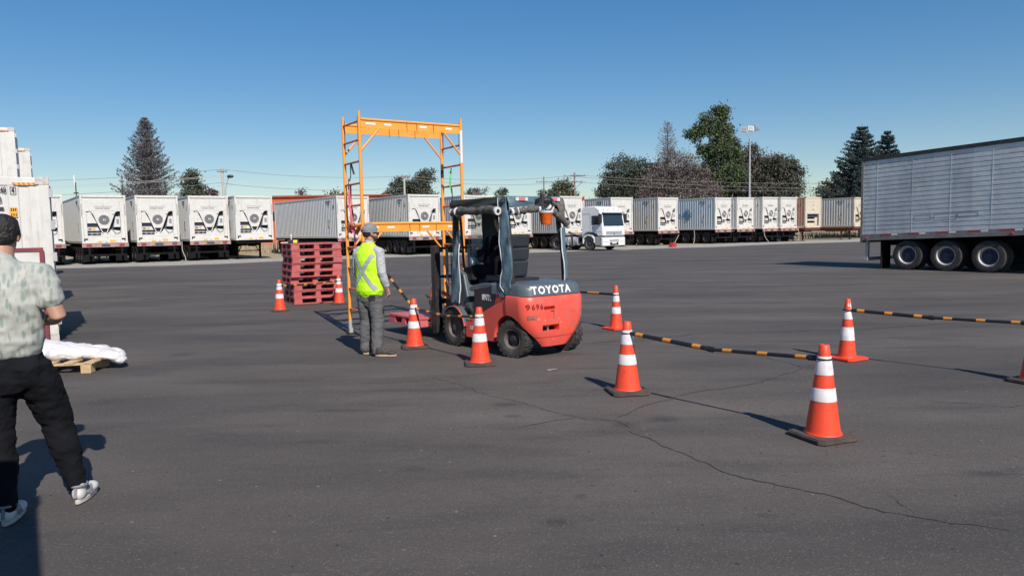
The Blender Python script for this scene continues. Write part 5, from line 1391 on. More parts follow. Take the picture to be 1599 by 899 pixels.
# floor, step, front wings
g = MB(); g.box(.88, 1.5, -.44, .44, .44, .47); g.box(.90, 1.08, .40, .50, .38, .41); g.build('floor', M['fstep'], F)
g = MB(); g.prism([(.90, .47), (1.10, .60), (1.10, .63), (.88, .66), (.86, .47)], 'y', .1, .46)
for k in range(4): g.bar((.90 + k * .045, .12, .51 + k * .035), (.90 + k * .045, .47, .51 + k * .035), .02, .012)
g.build('step', M['fstep'], F)
for s in (1, -1):
    g = MB(); P = []
    for k in range(11):
        a = R(8 + k * 14); P.append((1.35 + .315 * math.cos(PI - a), .265 + .31 * math.sin(a)))
    Q = [(1.35 + (x - 1.35) * .93, .265 + (z - .265) * .93) for x, z in P]
    g.prism(P + Q[::-1], 'y', s * .32 if s > 0 else -.545, .545 if s > 0 else -.32); g.build('front_wing', M['fgrey'], F, bevel=.006)
    g = MB(); P = [(1.35 + .335 * math.cos(R(100 + k * 9)), .265 + .33 * math.sin(R(100 + k * 9))) for k in range(9)]; Q = [(1.35 + (x - 1.35) * .95, .265 + (z - .265) * .95) for x, z in P]
    g.prism(P + Q[::-1], 'y', .547 if s > 0 else -.557, .557 if s > 0 else -.547); g.build('wing_lip', M['fred'], F)
g = MB(); g.prism([(1.12, .471), (1.10, .62), (1.22, 1.02), (1.32, 1.08), (1.44, 1.06), (1.50, .471)], 'y', -.42, .42); g.build('dashboard', M['fgrey'], F, bevel=.02)
g = MB(); g.box(1.30, 1.62, -.32, .32, .20, .55); g.box(1.55, 1.92, -.30, .30, .20, .34); g.build('drive_axle_housing', M['fdark'], F, bevel=.02)
g = MB(); g.box(1.30, 1.58, .20, .34, .56, .74); g.build('red_bracket', M['fred2'], F, bevel=.02)
for s in (1, -1):
    add_wheel(F, (1.35, s * .435, .265), .265, .20, .155, out=s, n=36, tread=22, dish=.45, hubmat='rimdark')
    add_wheel(F, (0.02, s * .425, .235), .235, .175, .135, out=s, rz=R(16 if s > 0 else 16), n=36, tread=20, dish=.5, hubmat='fdark')
# overhead guard
DK = 'fdark'
for s in (1, -1):
    g = MB(); g.tube([(1.34, s * .45, .55), (1.36, s * .45, 1.3), (1.35, s * .44, 2.04)], .048, 8); g.build('guard_post', M[DK], F, smooth=50)
    g = MB(); g.tube([(.03, s * .44, .93), (.05, s * .44, 1.3), (.17, s * .42, 2.01)], .034, 8); g.build('guard_post', M[DK], F, smooth=50)
    g = MB(); g.bar((.10, s * .43, 2.03), (1.42, s * .45, 2.03), .06, .07); g.build('roof_rail', M[DK], F, bevel=.01)
for x in (.12, 1.40):
    g = MB(); g.bar((x, -.42, 2.03), (x, .42, 2.03), .06, .07); g.build('roof_rail', M[DK], F, bevel=.01)
for k in range(6):
    g = MB(); x = .30 + k * .19; g.bar((x, -.40, 2.035), (x, .40, 2.035), .03, .045); g.build('roof_bar', M[DK], F)
g = MB(); g.box(.16, 1.37, -.40, .40, 2.068, 2.078); g.build('roof_sheet', M['tarpdark'], F)
g = MB(); g.tube([(.0, -.50, 1.60), (-.03, -.53, 1.58), (-.05, -.53, 1.42), (.0, -.49, 1.36)], .014, 8); g.build('grab_handle', M['fdark'], F, smooth=60)
# seat
g = MB(); g.box(.45, .86, -.10, .30, .93, 1.03); g.build('seat_cushion', M['seatfab'], F, bevel=.03)
g = MB()
for z0, z1, w in ((1.0, 1.22, .195), (1.225, 1.40, .19), (1.405, 1.58, .17)):
    g.prism([(.40 - (z0 - 1.0) * .2, z0), (.52 - (z0 - 1.0) * .2, z0), (.52 - (z1 - 1.0) * .2, z1), (.40 - (z1 - 1.0) * .2, z1)], 'y', .10 - w, .10 + w)
g.build('seat_back', M['seatfab'], F, bevel=.025)
g = MB(); g.box(.30, .62, -.22, .28, .955, .99); g.build('seat_base', M['fdark'], F)
g = MB(); g.tube([(1.28, 0, 1.0), (1.06, .0, 1.20)], .025, 8); g.build('steering_column', M['fdark'], F)
g = MB(); Mw = frame_m((1.05, 0, 1.21), (.75, 0, .66), (0, 1, 0)); g.tube([Mw @ Vector((.165 * math.cos(k * PI / 12), .165 * math.sin(k * PI / 12), 0)) for k in range(25)], .015, 8, caps=False)
for k in range(3): g.tube([Mw @ Vector((0, 0, 0)), Mw @ Vector((.16 * math.cos(k * 2.1), .16 * math.sin(k * 2.1), 0))], .012, 6)
g.build('steering_wheel', M['black'], F, smooth=60)
g = MB(); g.mat(M['fdark']); g.box(1.08, 1.3, .16, .36, .95, 1.12); g.mat(M['trim']); g.ball((1.20, .26, 1.20), (.055, .06, .085), 10); g.mat(M['bluelogo']); g.ball((1.19, .24, 1.275), (.045, .06, .03), 8); g.mat(M['fdark']); g.tube([(1.22, .30, 1.02), (1.20, .26, 1.14)], .03, 8)
g.build('control_console', None, F, smooth=60)
g = MB(); g.tube([(1.1, -.2, 1.05), (1.0, -.22, 1.30)], .012, 6); g.build('control_lever', M['fdark'], F, smooth=60)
# tarps
def curtain(name, rows, mat, edge=None, n=7, ripple=.02, thick=.004, seed=0):
    """rows: list of (left point, right point) from top to bottom, resampled and rippled"""
    rr = []
    for i in range(len(rows) - 1):
        for k in range(8):
            s = k / 8; rr.append((Vector(rows[i][0]).lerp(Vector(rows[i + 1][0]), s), Vector(rows[i][1]).lerp(Vector(rows[i + 1][1]), s)))
    rr.append((Vector(rows[-1][0]), Vector(rows[-1][1])))
    vs = []
    for i, (a, b_) in enumerate(rr):
        w = (b_ - a); nrm = w.cross(Vector((0, 0, 1)));
        if nrm.length < 1e-5: nrm = Vector((1, 0, 0))
        nrm.normalize()
        for k in range(n):
            s = k / (n - 1); p = a.lerp(b_, s)
            vs.append(p + nrm * (ripple * (math.sin(s * 6.5 + i * .35 + seed) + .8 * noise.noise(Vector((s * 3, i * .25, seed))))) + w.normalized() * ripple * .5 * noise.noise(Vector((9, i * .22, seed))))
    g = MB(); g.mat(M[mat]); m2 = len(rr)
    g.add(vs, [(i * n + k, i * n + k + 1, (i + 1) * n + k + 1, (i + 1) * n + k) for i in range(m2 - 1) for k in range(n - 1)])
    o = g.build(name, None, F, smooth=80, fix=False)
    so = o.modifiers.new('s', 'SOLIDIFY'); so.thickness = thick
    if edge is not None:
        k = 0 if edge == 'a' else n - 1
        e = MB(); e.tube([vs[i * n + k] for i in range(m2)], .0085, 6); q = e.build('trim', M['trim'], o, smooth=70)
    return o
# strip over the rear left post
curtain('tarp_strip', [((.24, .485, 2.06), (.085, .47, 2.06)), ((.25, .49, 1.85), (.06, .48, 1.85)), ((.22, .495, 1.6), (.02, .485, 1.6)), ((.20, .50, 1.35), (-.02, .49, 1.35)), ((.17, .505, 1.10), (-.03, .49, 1.10)), ((.20, .51, .92), (-.03, .50, .90)), ((.12, .51, .80), (.07, .51, .80))], 'tarp', 'a', seed=1, ripple=.014)
curtain('tarp_strip', [((.0, -.36, 1.66), (.05, -.475, 1.66)), ((-.02, -.37, 1.4), (.03, -.48, 1.4)), ((-.03, -.38, 1.15), (.02, -.49, 1.15)), ((-.02, -.41, .95), (.02, -.49, .95))], 'tarp', 'a', seed=2, ripple=.008)
curtain('tarp_strip', [((1.27, .49, 1.62), (1.235, .48, 1.64)), ((1.33, .50, 1.4), (1.215, .485, 1.42)), ((1.39, .50, 1.1), (1.21, .49, 1.12)), ((1.43, .50, .78), (1.21, .49, .80)), ((1.42, .50, .60), (1.22, .49, .62))], 'tarp', 'b', seed=3, ripple=.012)
curtain('rear_valance', [((.09, .47, 2.075), (.09, -.45, 2.075)), ((.075, .46, 2.0), (.075, -.45, 2.0)), ((.08, .45, 1.93), (.08, -.44, 1.955))], 'tarp', None, n=24, ripple=.008, seed=4)
curtain('side_valance', [((1.42, .475, 2.07), (.12, .475, 2.07)), ((1.42, .485, 2.0), (.12, .485, 2.0)), ((1.42, .48, 1.955), (.2, .48, 1.94))], 'tarpdark', None, n=24, ripple=.01, seed=5)
curtain('corner_tarp', [((.06, -.20, 2.03), (.07, -.46, 2.06)), ((.03, -.33, 1.93), (.05, -.475, 1.9)), ((.03, -.42, 1.80), (.05, -.48, 1.72))], 'tarproll', None, n=9, ripple=.02, seed=6)
curtain('front_screen', [((1.33, -.42, 1.97), (1.33, .0, 1.97)), ((1.33, -.42, 1.5), (1.33, .0, 1.5)), ((1.33, -.42, 1.05), (1.33, .0, 1.05))], 'tarpdark', None, n=9, ripple=.015, seed=7)
g = MB(); g.box(1.328, 1.332, .005, .20, 1.12, 1.93); g.build('clear_window', M['clear'], F)
def roll(name, pts, r, seed=0, ends=True):
    pts = [Vector(p) for p in pts]; P = []; N = 26
    for i in range(N + 1):
        s = i / N * (len(pts) - 1); k = min(int(s), len(pts) - 2); P.append(pts[k].lerp(pts[k + 1], s - k))
    rr = [r * (1 + .5 * noise.noise(Vector((i * .5, seed, 0)))) for i in range(N + 1)]
    g = MB(); g.tube(P, rr, 14)
    for i, v in enumerate(g.v):
        q = Vector(v); q += Vector((noise.noise(q * 11), noise.noise(q * 11 + Vector((5, 0, 0))), noise.noise(q * 11 + Vector((0, 7, 0))))) * .014; g.v[i] = tuple(q)
    o = g.build(name, M['tarproll'], F, smooth=70)
    if ends:
        for e, d in ((P[0], (P[0] - P[1]).normalized()), (P[-1], (P[-1] - P[-2]).normalized())):
            q = MB(); q.tube([e, e + d * .03], r * 1.02, 14); 
            q.build('roll_end', M['trim'], o, smooth=40)
            q = MB(); q.tube([e + d * .031, e + d * .034], r * .5, 12); q.build('roll_core', M['fdark'], o)
        q = MB(); e = P[3]; d = (P[4] - P[3]).normalized(); q.tube([e - d * .006, e + d * .006], r * 1.25, 14); q.build('tie', M['trim'], o, smooth=40)
    return o
roll('rolled_tarp', [(1.28, .53, 1.895), (1.0, .54, 1.915), (.7, .54, 1.895), (.45, .54, 1.92), (.22, .535, 1.89)], .052, 1)
roll('rolled_tarp', [(.03, .42, 1.87), (.02, .15, 1.90), (.02, .02, 1.915)], .045, 2)
roll('rolled_tarp', [(.0, -.16, 1.93), (.0, -.30, 1.83), (.02, -.50, 1.70)], .045, 3, True)
g = MB(); g.mat(M['fdark']); g.box(-.02, .06, -.20, .02, 1.93, 2.04); g.tube([(.0, -.05, 2.1), (.0, -.05, 1.9)], .03, 8); g.ball((-.02, -.13, 2.02), (.05, .08, .05), 10); g.tube([(0, .04, 1.97), (-.03, -.24, 1.95)], .018, 6)
g.build('beacon_bracket', None, F)
g = MB(); g.mat(M['amber']); g.lathe([(.001, 1.715), (.066, 1.702), (.074, 1.72), (.090, 1.85), (.094, 1.855)], 20, Matrix.Translation((-.045, -.075, 0))); g.mat(M['trim'])
g.lathe([(.097, 1.856), (.10, 1.88), (.001, 1.88)], 20, Matrix.Translation((-.045, -.075, 0))); g.build('amber_beacon', None, F, smooth=40)
M['pinklens'] = paint('pale_red_lens', (.62, .16, .18), .25, var=.1)
g = MB(); g.bar((1.38, .30, 1.1), (1.40, .34, 1.95), .10, .03); g.bar((1.30, .47, 1.62), (1.31, .47, 1.85), .09, .03); g.build('folded_screen', M['tarpdark'], F, bevel=.01)
for y in (.25, -.30):
    g = MB(); g.mat(M['trim']); g.box(.050, .062, y - .10, y + .10, 2.015, 2.06); g.mat(M['pinklens']); g.box(.045, .0495, y - .05, y + .05, 2.017, 2.058); g.build('tail_light', None, F)
# mast
for s in (1, -1):
    g = MB(); g.box(1.93, 2.05, s * .37 - .025, s * .37 + .025, .08, 1.42); g.box(1.90, 1.929, s * .37 - .04, s * .37 + .04, .10, 1.42); g.build('outer_mast_rail', M['blacksteel'], F, bevel=.004)
    g = MB(); g.box(1.96, 2.06, s * .30 - .02, s * .30 + .02, .10, 1.40); g.build('inner_mast_rail', M['blacksteel'], F, bevel=.004)
    g = MB(); g.tube([(1.90, s * .20, .15), (1.90, s * .20, 1.38)], .022, 8); g.build('lift_cylinder', M['steel'], F, smooth=50)
    g = MB(); g.tube([(1.45, s * .36, .60), (1.89, s * .36, .72)], .03, 8); g.build('tilt_cylinder', M['fred2'], F, smooth=50)
    g = MB(); g.box(2.10, 2.145, s * .23 - .05, s * .23 + .05, .12, .62); g.prism([(2.146, .12), (3.15, .14), (3.2, .15), (2.9, .158), (2.146, .165)], 'y', s * .23 - .05, s * .23 + .05); g.build('fork', M['blacksteel'], F, bevel=.005)
for z in (1.36, .93, .14):
    g = MB(); g.box(1.94, 1.99, -.345, .345, z, z + .04); g.build('mast_crossbar', M['blacksteel'], F)
g = MB(); g.box(2.065, 2.10, -.42, .42, .52, .60); g.box(2.065, 2.10, -.42, .42, .16, .24); g.box(2.065, 2.098, -.40, -.35, .241, .519); g.box(2.065, 2.098, .35, .40, .241, .519); g.build('carriage', M['blacksteel'], F, bevel=.004)
g = MB()
for y in (-.06, .06): g.tube([(2.0, y, .3), (2.0, y, 1.38)], .008, 5)
g.build('lift_chain', M['blacksteel'], F)
g = MB(); g.box(1.60, 1.9, -.3, .3, .45, .62); g.tube([(1.7, .25, .62), (1.85, .1, .75), (1.9, .05, .95)], .016, 6); g.tube([(1.7, .15, .62), (1.8, .0, .72), (1.9, -.05, .95)], .016, 6); g.build('hydraulic_block', M['fdark'], F)
for o_ in KIDS[F.name]:
    if o_.name.split('.')[0] in ('outer_mast_rail', 'inner_mast_rail', 'lift_cylinder', 'fork', 'mast_crossbar', 'carriage', 'lift_chain'): o_.location.x = .11
# pallet carried on the forks
pf = MB(); pallet_mb(pf, 1.0, 1.1)
o = pf.build('plastic_pallet', M['pallet_fork'], None, bevel=.004)
q = Matrix.Translation((.38, 9.50, 0)) @ Matrix.Rotation(FA, 4, 'Z')
p_ = q @ Vector((2.27, -.53, .168)); o.location = p_; o.rotation_euler = (0, 0, FA)
tag(o, 'single red plastic pallet carried low on the forks of the forklift', 'pallet')
# ================================================================ PEOPLE
M['skin'] = paint('skin_tan', (.40, .215, .145), .5, var=.08, scale=6)
M['hair'] = paint('black_hair', (.016, .013, .013), .6, var=.4, scale=40, bump=.8, bscale=60)
M['beard'] = paint('dark_beard', (.035, .025, .02), .7, var=.3, scale=40)
M['sweat'] = paint('grey_sweatshirt', (.40, .41, .43), .95, var=.07, scale=5, bump=.2, bscale=60)
M['hiviz'] = paint('lime_vest', (.50, .86, .015), .6, var=.05, scale=4)
M['reflex'] = paint('reflective_tape', (.40, .43, .46), .35, metal=.2, var=.06, scale=10)
M['cargo'] = paint('grey_cargo', (.098, .098, .102), .85, var=.12, scale=5)
M['cargodark'] = paint('dark_patch', (.018, .018, .02), .85)
M['cap'] = paint('grey_cap', (.20, .21, .225), .9, var=.2, scale=22, bump=.4, bscale=30)
M['shoe'] = paint('dark_shoe', (.045, .038, .036), .7, var=.3, scale=12)
M['sole'] = paint('tan_sole', (.40, .30, .19), .7, var=.1)
M['blackcloth'] = paint('black_trousers', (.007, .0075, .010), .95, var=.3, scale=6, bump=.3, bscale=40, spec=.15)
M['sneaker'] = paint('white_sneaker', (.62, .60, .57), .55, var=.1, scale=14, dirt=(.4, .38, .36), dirt_amt=.3)
M['sneakersole'] = paint('sneaker_sole', (.55, .50, .46), .6, var=.15, scale=20, dirt=(.3, .26, .24), dirt_amt=.4)
def leafshirt():
    m, t, b = nodes('leaf_print_shirt')
    v = coords(t)
    col = None; c = (.50, .53, .49)
    base = mixc(t, ramp(t, ntex(t, v, 9, 3), .4, .6), (.35, .36, .33), (.43, .44, .40))
    for k, (rot, sc_, th, cc) in enumerate((((0, .8, 0), (34, 12, 10), .27, (.17, .23, .20)), ((0, -.7, .2), (32, 12, 9), .26, (.22, .28, .25)), ((0, 1.5, 0), (44, 12, 12), .20, (.33, .30, .25)))):
        mp = nd(t, 'ShaderNodeMapping'); mp.inputs['Rotation'].default_value = rot; mp.inputs['Scale'].default_value = sc_; mp.inputs['Location'].default_value = (k * 3.1, k, 0)
        t.links.new(v, mp.inputs[0])
        vo = nd(t, 'ShaderNodeTexVoronoi'); vo.inputs['Scale'].default_value = 1.0; vo.inputs['Randomness'].default_value = 1
        t.links.new(mp.outputs[0], vo.inputs['Vector'])
        w = nd(t, 'ShaderNodeTexWave'); w.inputs['Scale'].default_value = 4.0; w.inputs['Distortion'].default_value = 1.5; t.links.new(mp.outputs[0], w.inputs['Vector'])
        msk = ramp(t, vo.outputs['Distance'], th + .10, th, 0, 1)
        mm = nd(t, 'ShaderNodeMath', operation='MULTIPLY'); t.links.new(msk, mm.inputs[0]); t.links.new(ramp(t, w.outputs[1], .1, .6, .35, 1), mm.inputs[1])
        base = mixc(t, mm.outputs[0], base, cc)
    t.links.new(base, b.inputs['Base Color']); b.inputs['Roughness'].default_value = .85
    return m
M['leafshirt'] = leafshirt()

class Body(MB):
    def limb(self, pts, n=16):
        """pts: [(x,y,z, rx, ry)] rings joined along the line, rounded at both ends; rx sideways, ry front to back"""
        P = [Vector(p[:3]) for p in pts]; N = len(P); vs = []; fs = []
        rings = []
        for i in range(N):
            d = (P[min(i + 1, N - 1)] - P[max(i - 1, 0)]).normalized()
            rings.append((P[i], d, pts[i][3], pts[i][4]))
        d0 = (P[0] - P[1]).normalized(); d1 = (P[-1] - P[-2]).normalized()
        out = []
        for q in (.92, .55): out.append((P[0] + d0 * rings[0][3] * q, rings[0][1], rings[0][2] * math.sqrt(1 - q * q), rings[0][3] * math.sqrt(1 - q * q)))
        out += rings
        for q in (.55, .92): out.append((P[-1] + d1 * rings[-1][3] * q, rings[-1][1], rings[-1][2] * math.sqrt(1 - q * q), rings[-1][3] * math.sqrt(1 - q * q)))
        for p, d, rx, ry in out:
            ref = Vector((0, 1, 0)) if abs(d.y) < .8 else Vector((0, 0, 1))
            s = d.cross(ref).normalized(); f = s.cross(d).normalized()
            for k in range(n):
                a = 2 * PI * k / n; vs.append(p + s * (rx * math.cos(a)) + f * (ry * math.sin(a)))
        m_ = len(out)
        for i in range(m_ - 1):
            for k in range(n):
                j = (k + 1) % n; fs.append((i * n + k, i * n + j, (i + 1) * n + j, (i + 1) * n + k))
        fs.append(tuple(range(n - 1, -1, -1))); fs.append(tuple((m_ - 1) * n + k for k in range(n)))
        return self.add(vs, fs)
    def hand(self, w, d, side, r=1.0, curl=.5, palm_n=None):
        """hand at wrist w pointing along d; side = direction of the thumb"""
        w = Vector(w); d = Vector(d).normalized(); th = Vector(side); th = (th - d * th.dot(d)).normalized(); nrm = d.cross(th).normalized()
        if palm_n is not None and nrm.dot(Vector(palm_n)) < 0: nrm = -nrm
        self.limb([(*(w), .026 * r, .02 * r), (*(w + d * .045 * r), .036 * r, .017 * r), (*(w + d * .085 * r), .038 * r, .015 * r)], 12)
        for k, (o, L) in enumerate(((.030, .070), (.010, .078), (-.010, .072), (-.030, .056))):
            b_ = w + d * .085 * r + th * o * r; c = curl * (1 + .12 * k)
            p1 = b_ + (d * math.cos(c * .6) + nrm * math.sin(c * .6)) * L * .45 * r
            p2 = p1 + (d * math.cos(c * 1.7) + nrm * math.sin(c * 1.7)) * L * .32 * r
            p3 = p2 + (d * math.cos(c * 2.6) + nrm * math.sin(c * 2.6)) * L * .25 * r
            self.limb([(*b_, .0085 * r, .0085 * r), (*p1, .0082 * r, .0082 * r), (*p2, .0075 * r, .0075 * r), (*p3, .0065 * r, .0065 * r)], 8)
        b_ = w + d * .03 * r + th * .026 * r
        p1 = b_ + (d * .6 + th * .6 + nrm * .3) * .045 * r; p2 = p1 + (d * .85 + nrm * .45) * .035 * r
        self.limb([(*b_, .013 * r, .013 * r), (*p1, .0105 * r, .0105 * r), (*p2, .0085 * r, .0085 * r)], 8)
        return self
    def head(self, c, fwd, r=1.0, up=(0, 0, 1)):
        """skull, jaw, nose, ears and brows around centre c"""
        c = Vector(c); f = Vector(fwd).normalized(); u = Vector(up); s = f.cross(u).normalized(); u = s.cross(f).normalized()
        Q = Matrix(((s.x, f.x, u.x, c.x), (s.y, f.y, u.y, c.y), (s.z, f.z, u.z, c.z), (0, 0, 0, 1)))
        def B(p, q, n=14): self.ball(p, q, n, Q)
        self.ball((0, -.012, .035), (.077 * r, .097 * r, .088 * r), 18, Q)
        self.ball((0, .022, -.03), (.062 * r, .072 * r, .088 * r), 16, Q)
        self.ball((0, .055, -.088), (.032 * r, .034 * r, .03 * r), 12, Q)
        self.ball((0, .094, -.012), (.012 * r, .018 * r, .028 * r), 10, Q); self.ball((0, .100, -.028), (.017 * r, .014 * r, .012 * r), 10, Q)
        self.ball((0, .078, .022), (.050 * r, .016 * r, .012 * r), 10, Q)
        self.ball((0, .083, -.062), (.026 * r, .012 * r, .010 * r), 10, Q)
        for k in (-1, 1):
            self.ball((k * .077, -.01, -.012), (.010 * r, .021 * r, .032 * r), 10, Q)
            self.ball((k * .032, .082, .006), (.013 * r, .009 * r, .008 * r), 8, Q)
        self.Q = Q
        return self

def skinned(mb, name, mat, parent, vox=.012, smooth=6, wrinkle=None, label=None, origin_fix=True, thick=None):
    """one continuous surface from overlapping volumes"""
    me = mb.mesh('tmp'); o = bpy.data.objects.new('tmp', me); COL.objects.link(o)
    a = o.modifiers.new('r', 'REMESH'); a.mode = 'VOXEL'; a.voxel_size = vox; a.use_smooth_shade = True
    b = o.modifiers.new('s', 'SMOOTH'); b.factor = .5; b.iterations = smooth
    me = evaluated(o)
    if wrinkle:
        for amp, sc_, off in wrinkle:
            ns = [v.normal.copy() for v in me.vertices]
            for v, n_ in zip(me.vertices, ns):
                q = Vector((v.co.x * sc_[0] + off, v.co.y * sc_[1], v.co.z * sc_[2]))
                w = noise.noise(q) + .5 * noise.noise(q * 2.1)
                w = -abs(w) + .3
                v.co += n_ * amp * w
    me.materials.clear(); me.materials.append(M[mat])
    for p in me.polygons: p.use_smooth = True
    return link(name, me, parent, label=label)

def on_surface(name, o_target, pts, w, mat, parent, lift=.004, axis=(0, 1, 0), n=24, side=None):
    """a tape strip laid along a polyline on the surface of a garment"""
    me = o_target.data; bv = BVHTree.FromPolygons([v.co for v in me.vertices], [p.vertices for p in me.polygons])
    P = []
    for i in range(len(pts) - 1):
        for k in range(n): P.append(Vector(pts[i]).lerp(Vector(pts[i + 1]), k / n))
    P.append(Vector(pts[-1])); g = MB(); rows = []
    for i, p in enumerate(P):
        d = (P[min(i + 1, len(P) - 1)] - P[max(0, i - 1)]).normalized()
        ax = Vector(axis).normalized(); s = d.cross(ax).normalized(); row = []
        for k in range(5):
            q = p + s * w * (k / 4 - .5)
            hit = bv.ray_cast(q - ax * 1.0, ax)
            if hit[0] is None:
                h2 = bv.find_nearest(q); row.append(h2[0] + h2[1] * lift)
            else: row.append(hit[0] - ax * lift * 1.0 + hit[1] * lift * .5)
        rows.append(row)
    vs = [v for r_ in rows for v in r_]
    g.add(vs, [(i * 5 + k, i * 5 + k + 1, (i + 1) * 5 + k + 1, (i + 1) * 5 + k) for i in range(len(rows) - 1) for k in range(4)])
    return g.build(name, M[mat], parent, smooth=80, fix=False)

def shoe(name, toe, heel_z, pos, yaw, parent, mat, solemat, L=.29, pitch=0.0, high=.11, roll_=0):
    """shoe with the heel at pos, pointing along yaw (0 = +y)"""
    Q = Matrix.Translation(pos) @ Matrix.Rotation(yaw, 4, 'Z') @ Matrix.Rotation(pitch, 4, 'X')
    b = Body()
    b.ball((0, .05, .062), (.040, .058, .052), 14); b.ball((0, .12, .060), (.043, .08, .045), 14); b.ball((.004, .20, .048), (.047, .075, .035), 14); b.ball((0, .245, .042), (.040, .042, .028), 12)
    b.limb([(0, .055, .07, .036, .045), (0, .045, high, .040, .046)], 14)
    b.v = [tuple(Q @ Vector(v)) for v in b.v]
    o = skinned(b, name, mat, parent, .007, 4)
    s = MB(); out = []
    for k in range(28):
        a = 2 * PI * k / 28; y = .145 + (.143) * math.sin(a); w = .040 + .010 * max(0, math.sin(a - .3)) - .008 * max(0, math.cos(a * 2 + PI) * .4)
        out.append((w * math.cos(a), y))
    s.prism(out, 'z', .002, .030, Q); s.build('sole', M[solemat], o, smooth=40, bevel=.004)
    l = MB()
    for k in range(4): l.tube([Q @ Vector((-.022, .115 + k * .022, .100 - k * .006)), Q @ Vector((.022, .115 + k * .022, .100 - k * .006))], .004, 5)
    l.build('laces', M[solemat], o)
    return o

# ---------------------------------------------------------------- worker in the lime vest (faces +y locally)
P = thing('person', 'worker in lime vest with grey crossed tape, grey cap and cargo trousers', 'person', (-1.90, 9.60, 0), R(-29))
Hh = 1.60
b = Body(); b.head((.02, .03, 1.635), (.55, .83, -.02), .98)
b.limb([(0, -.005, 1.40, .062, .060), (.012, .012, 1.50, .056, .056), (.02, .02, 1.57, .055, .055)])
b.limb([(0, 0, .92, .15, .10), (0, 0, 1.1, .14, .10), (0, 0, 1.3, .17, .105), (0, -.01, 1.40, .13, .08)], 20)
LFT = [(-.185, -.005, 1.39), (-.235, .02, 1.12), (-.225, .14, .93)]
RGT = [(.185, -.005, 1.39), (.225, -.02, 1.12), (.245, .055, .90)]
for A in (LFT, RGT):
    b.limb([(*A[0], .042, .042), (*A[1], .038, .038), (*A[2], .028, .026)], 12)
b.hand(RGT[2], (.05, .25, -1), (-.2, 1, 0), 1.0, .55, (-1, 0, 0)); b.hand(LFT[2], (.3, .5, -.6), (.6, .6, 0), 1.0, .7, (1, 0, 0))
for sx, fx, fy in ((-1, -.12, .02), (1, .12, -.03)):
    b.limb([(sx * .09, 0, .90, .085, .095), (sx * .10, .01, .50, .056, .062), (fx, fy - .01, .10, .038, .042)], 14)
body = skinned(b, 'body', 'skin', P, .0075, 3)
g = MB(); g.mat(M['beard']); Q = b.Q
bb = Body(); bb.ball((0, .042, -.072), (.058, .055, .040), 14, Q); bb.ball((0, .02, -.055), (.066, .055, .045), 14, Q); bb.ball((0, .088, -.050), (.03, .012, .007), 10, Q)
skinned(bb, 'beard', 'beard', P, .006, 2)
bb = Body(); bb.ball((0, -.030, .008), (.079, .086, .070), 16, Q); bb.ball((0, -.055, -.02), (.062, .055, .045), 14, Q); skinned(bb, 'hair', 'hair', P, .007, 2)
bb = Body(); bb.ball((0, -.012, .038), (.084, .104, .100), 18, Q)
bb.v = [tuple(v) for v in bb.v]; cap = skinned(bb, 'cap', 'cap', P, .007, 3)
# cut the cap flat at the headband and add peak, opening and button
Qi = Q.inverted(); me = cap.data
for v in me.vertices:
    l = Qi @ v.co
    if l.z < .008: v.co = Q @ Vector((l.x * .985, l.y * .985, .008 + (l.z - .008) * .03))
g = MB(); pts = []
for k in range(13):
    a = PI * k / 12; pts.append((.075 * math.cos(a), .075 + .095 * math.sin(a)))
g.prism(pts + [(-.07, .06), (.07, .06)], 'z', .006, .015, Q); g.build('cap_peak', M['cap'], cap, bevel=.003)
g = MB(); pts = [(.034 * math.cos(PI * k / 10), .016 + .030 * math.sin(PI * k / 10)) for k in range(11)]
g.prism(pts, 'y', -.128, -.117, Q); g.build('cap_opening', M['hair'], cap)
g = MB(); g.tube([Q @ Vector((.088 * math.cos(R(k * 15)) * 1.01, -.014 + (.108 * math.sin(R(k * 15))) * 1.0, .014)) for k in range(25)], .004, 5); g.build('cap_band', M['reflex'], cap)
# sweatshirt
b = Body()
b.limb([(0, 0, .84, .178, .128), (0, 0, .92, .17, .12), (0, .0, 1.1, .165, .115), (0, -.005, 1.28, .182, .120), (0, -.008, 1.385, .155, .095), (0, 0, 1.44, .09, .075)], 24)
b.limb([(0, .0, 1.40, .08, .075), (.012, .01, 1.495, .069, .066)], 16)
for A in (LFT, RGT):
    b.limb([(A[0][0] * .72, A[0][1], A[0][2] + .01, .066, .066), (*A[0], .066, .068), ((A[0][0] + A[1][0]) / 2, (A[0][1] + A[1][1]) / 2, (A[0][2] + A[1][2]) / 2, .062, .065), (*A[1], .058, .058), ((A[1][0] + A[2][0]) / 2, (A[1][1] + A[2][1]) / 2, (A[1][2] + A[2][2]) / 2, .050, .050), (*(Vector(A[2]) + Vector((0, -.01, .04))), .040, .040)], 14)
sw = skinned(b, 'sweatshirt', 'sweat', P, .010, 5, [(.012, (9, 9, 16), 1), (.008, (22, 22, 34), 4)])
# vest
b = Body()
b.limb([(0, 0, .87, .208, .150), (0, .0, .98, .198, .140), (0, .0, 1.12, .194, .138), (0, -.008, 1.28, .200, .142), (0, -.012, 1.37, .195, .122), (0, -.006, 1.43, .135, .092)], 28)
vest = skinned(b, 'vest', 'hiviz', P, .010, 4, [(.011, (8, 8, 7), 2), (.006, (18, 18, 12), 6)])
for pts in ([(-.135, 0, 1.36), (0.0, 0, 1.13), (.17, 0, .89)], [(.15, 0, 1.35), (0.0, 0, 1.13), (-.17, 0, .93)]):
    on_surface('reflective_tape', vest, pts, .052, 'reflex', vest, .005)
ed = on_surface('hem', vest, [(-.185, 0, .835), (.0, 0, .832), (.185, 0, .835)], .02, 'hiviz', vest, .006)
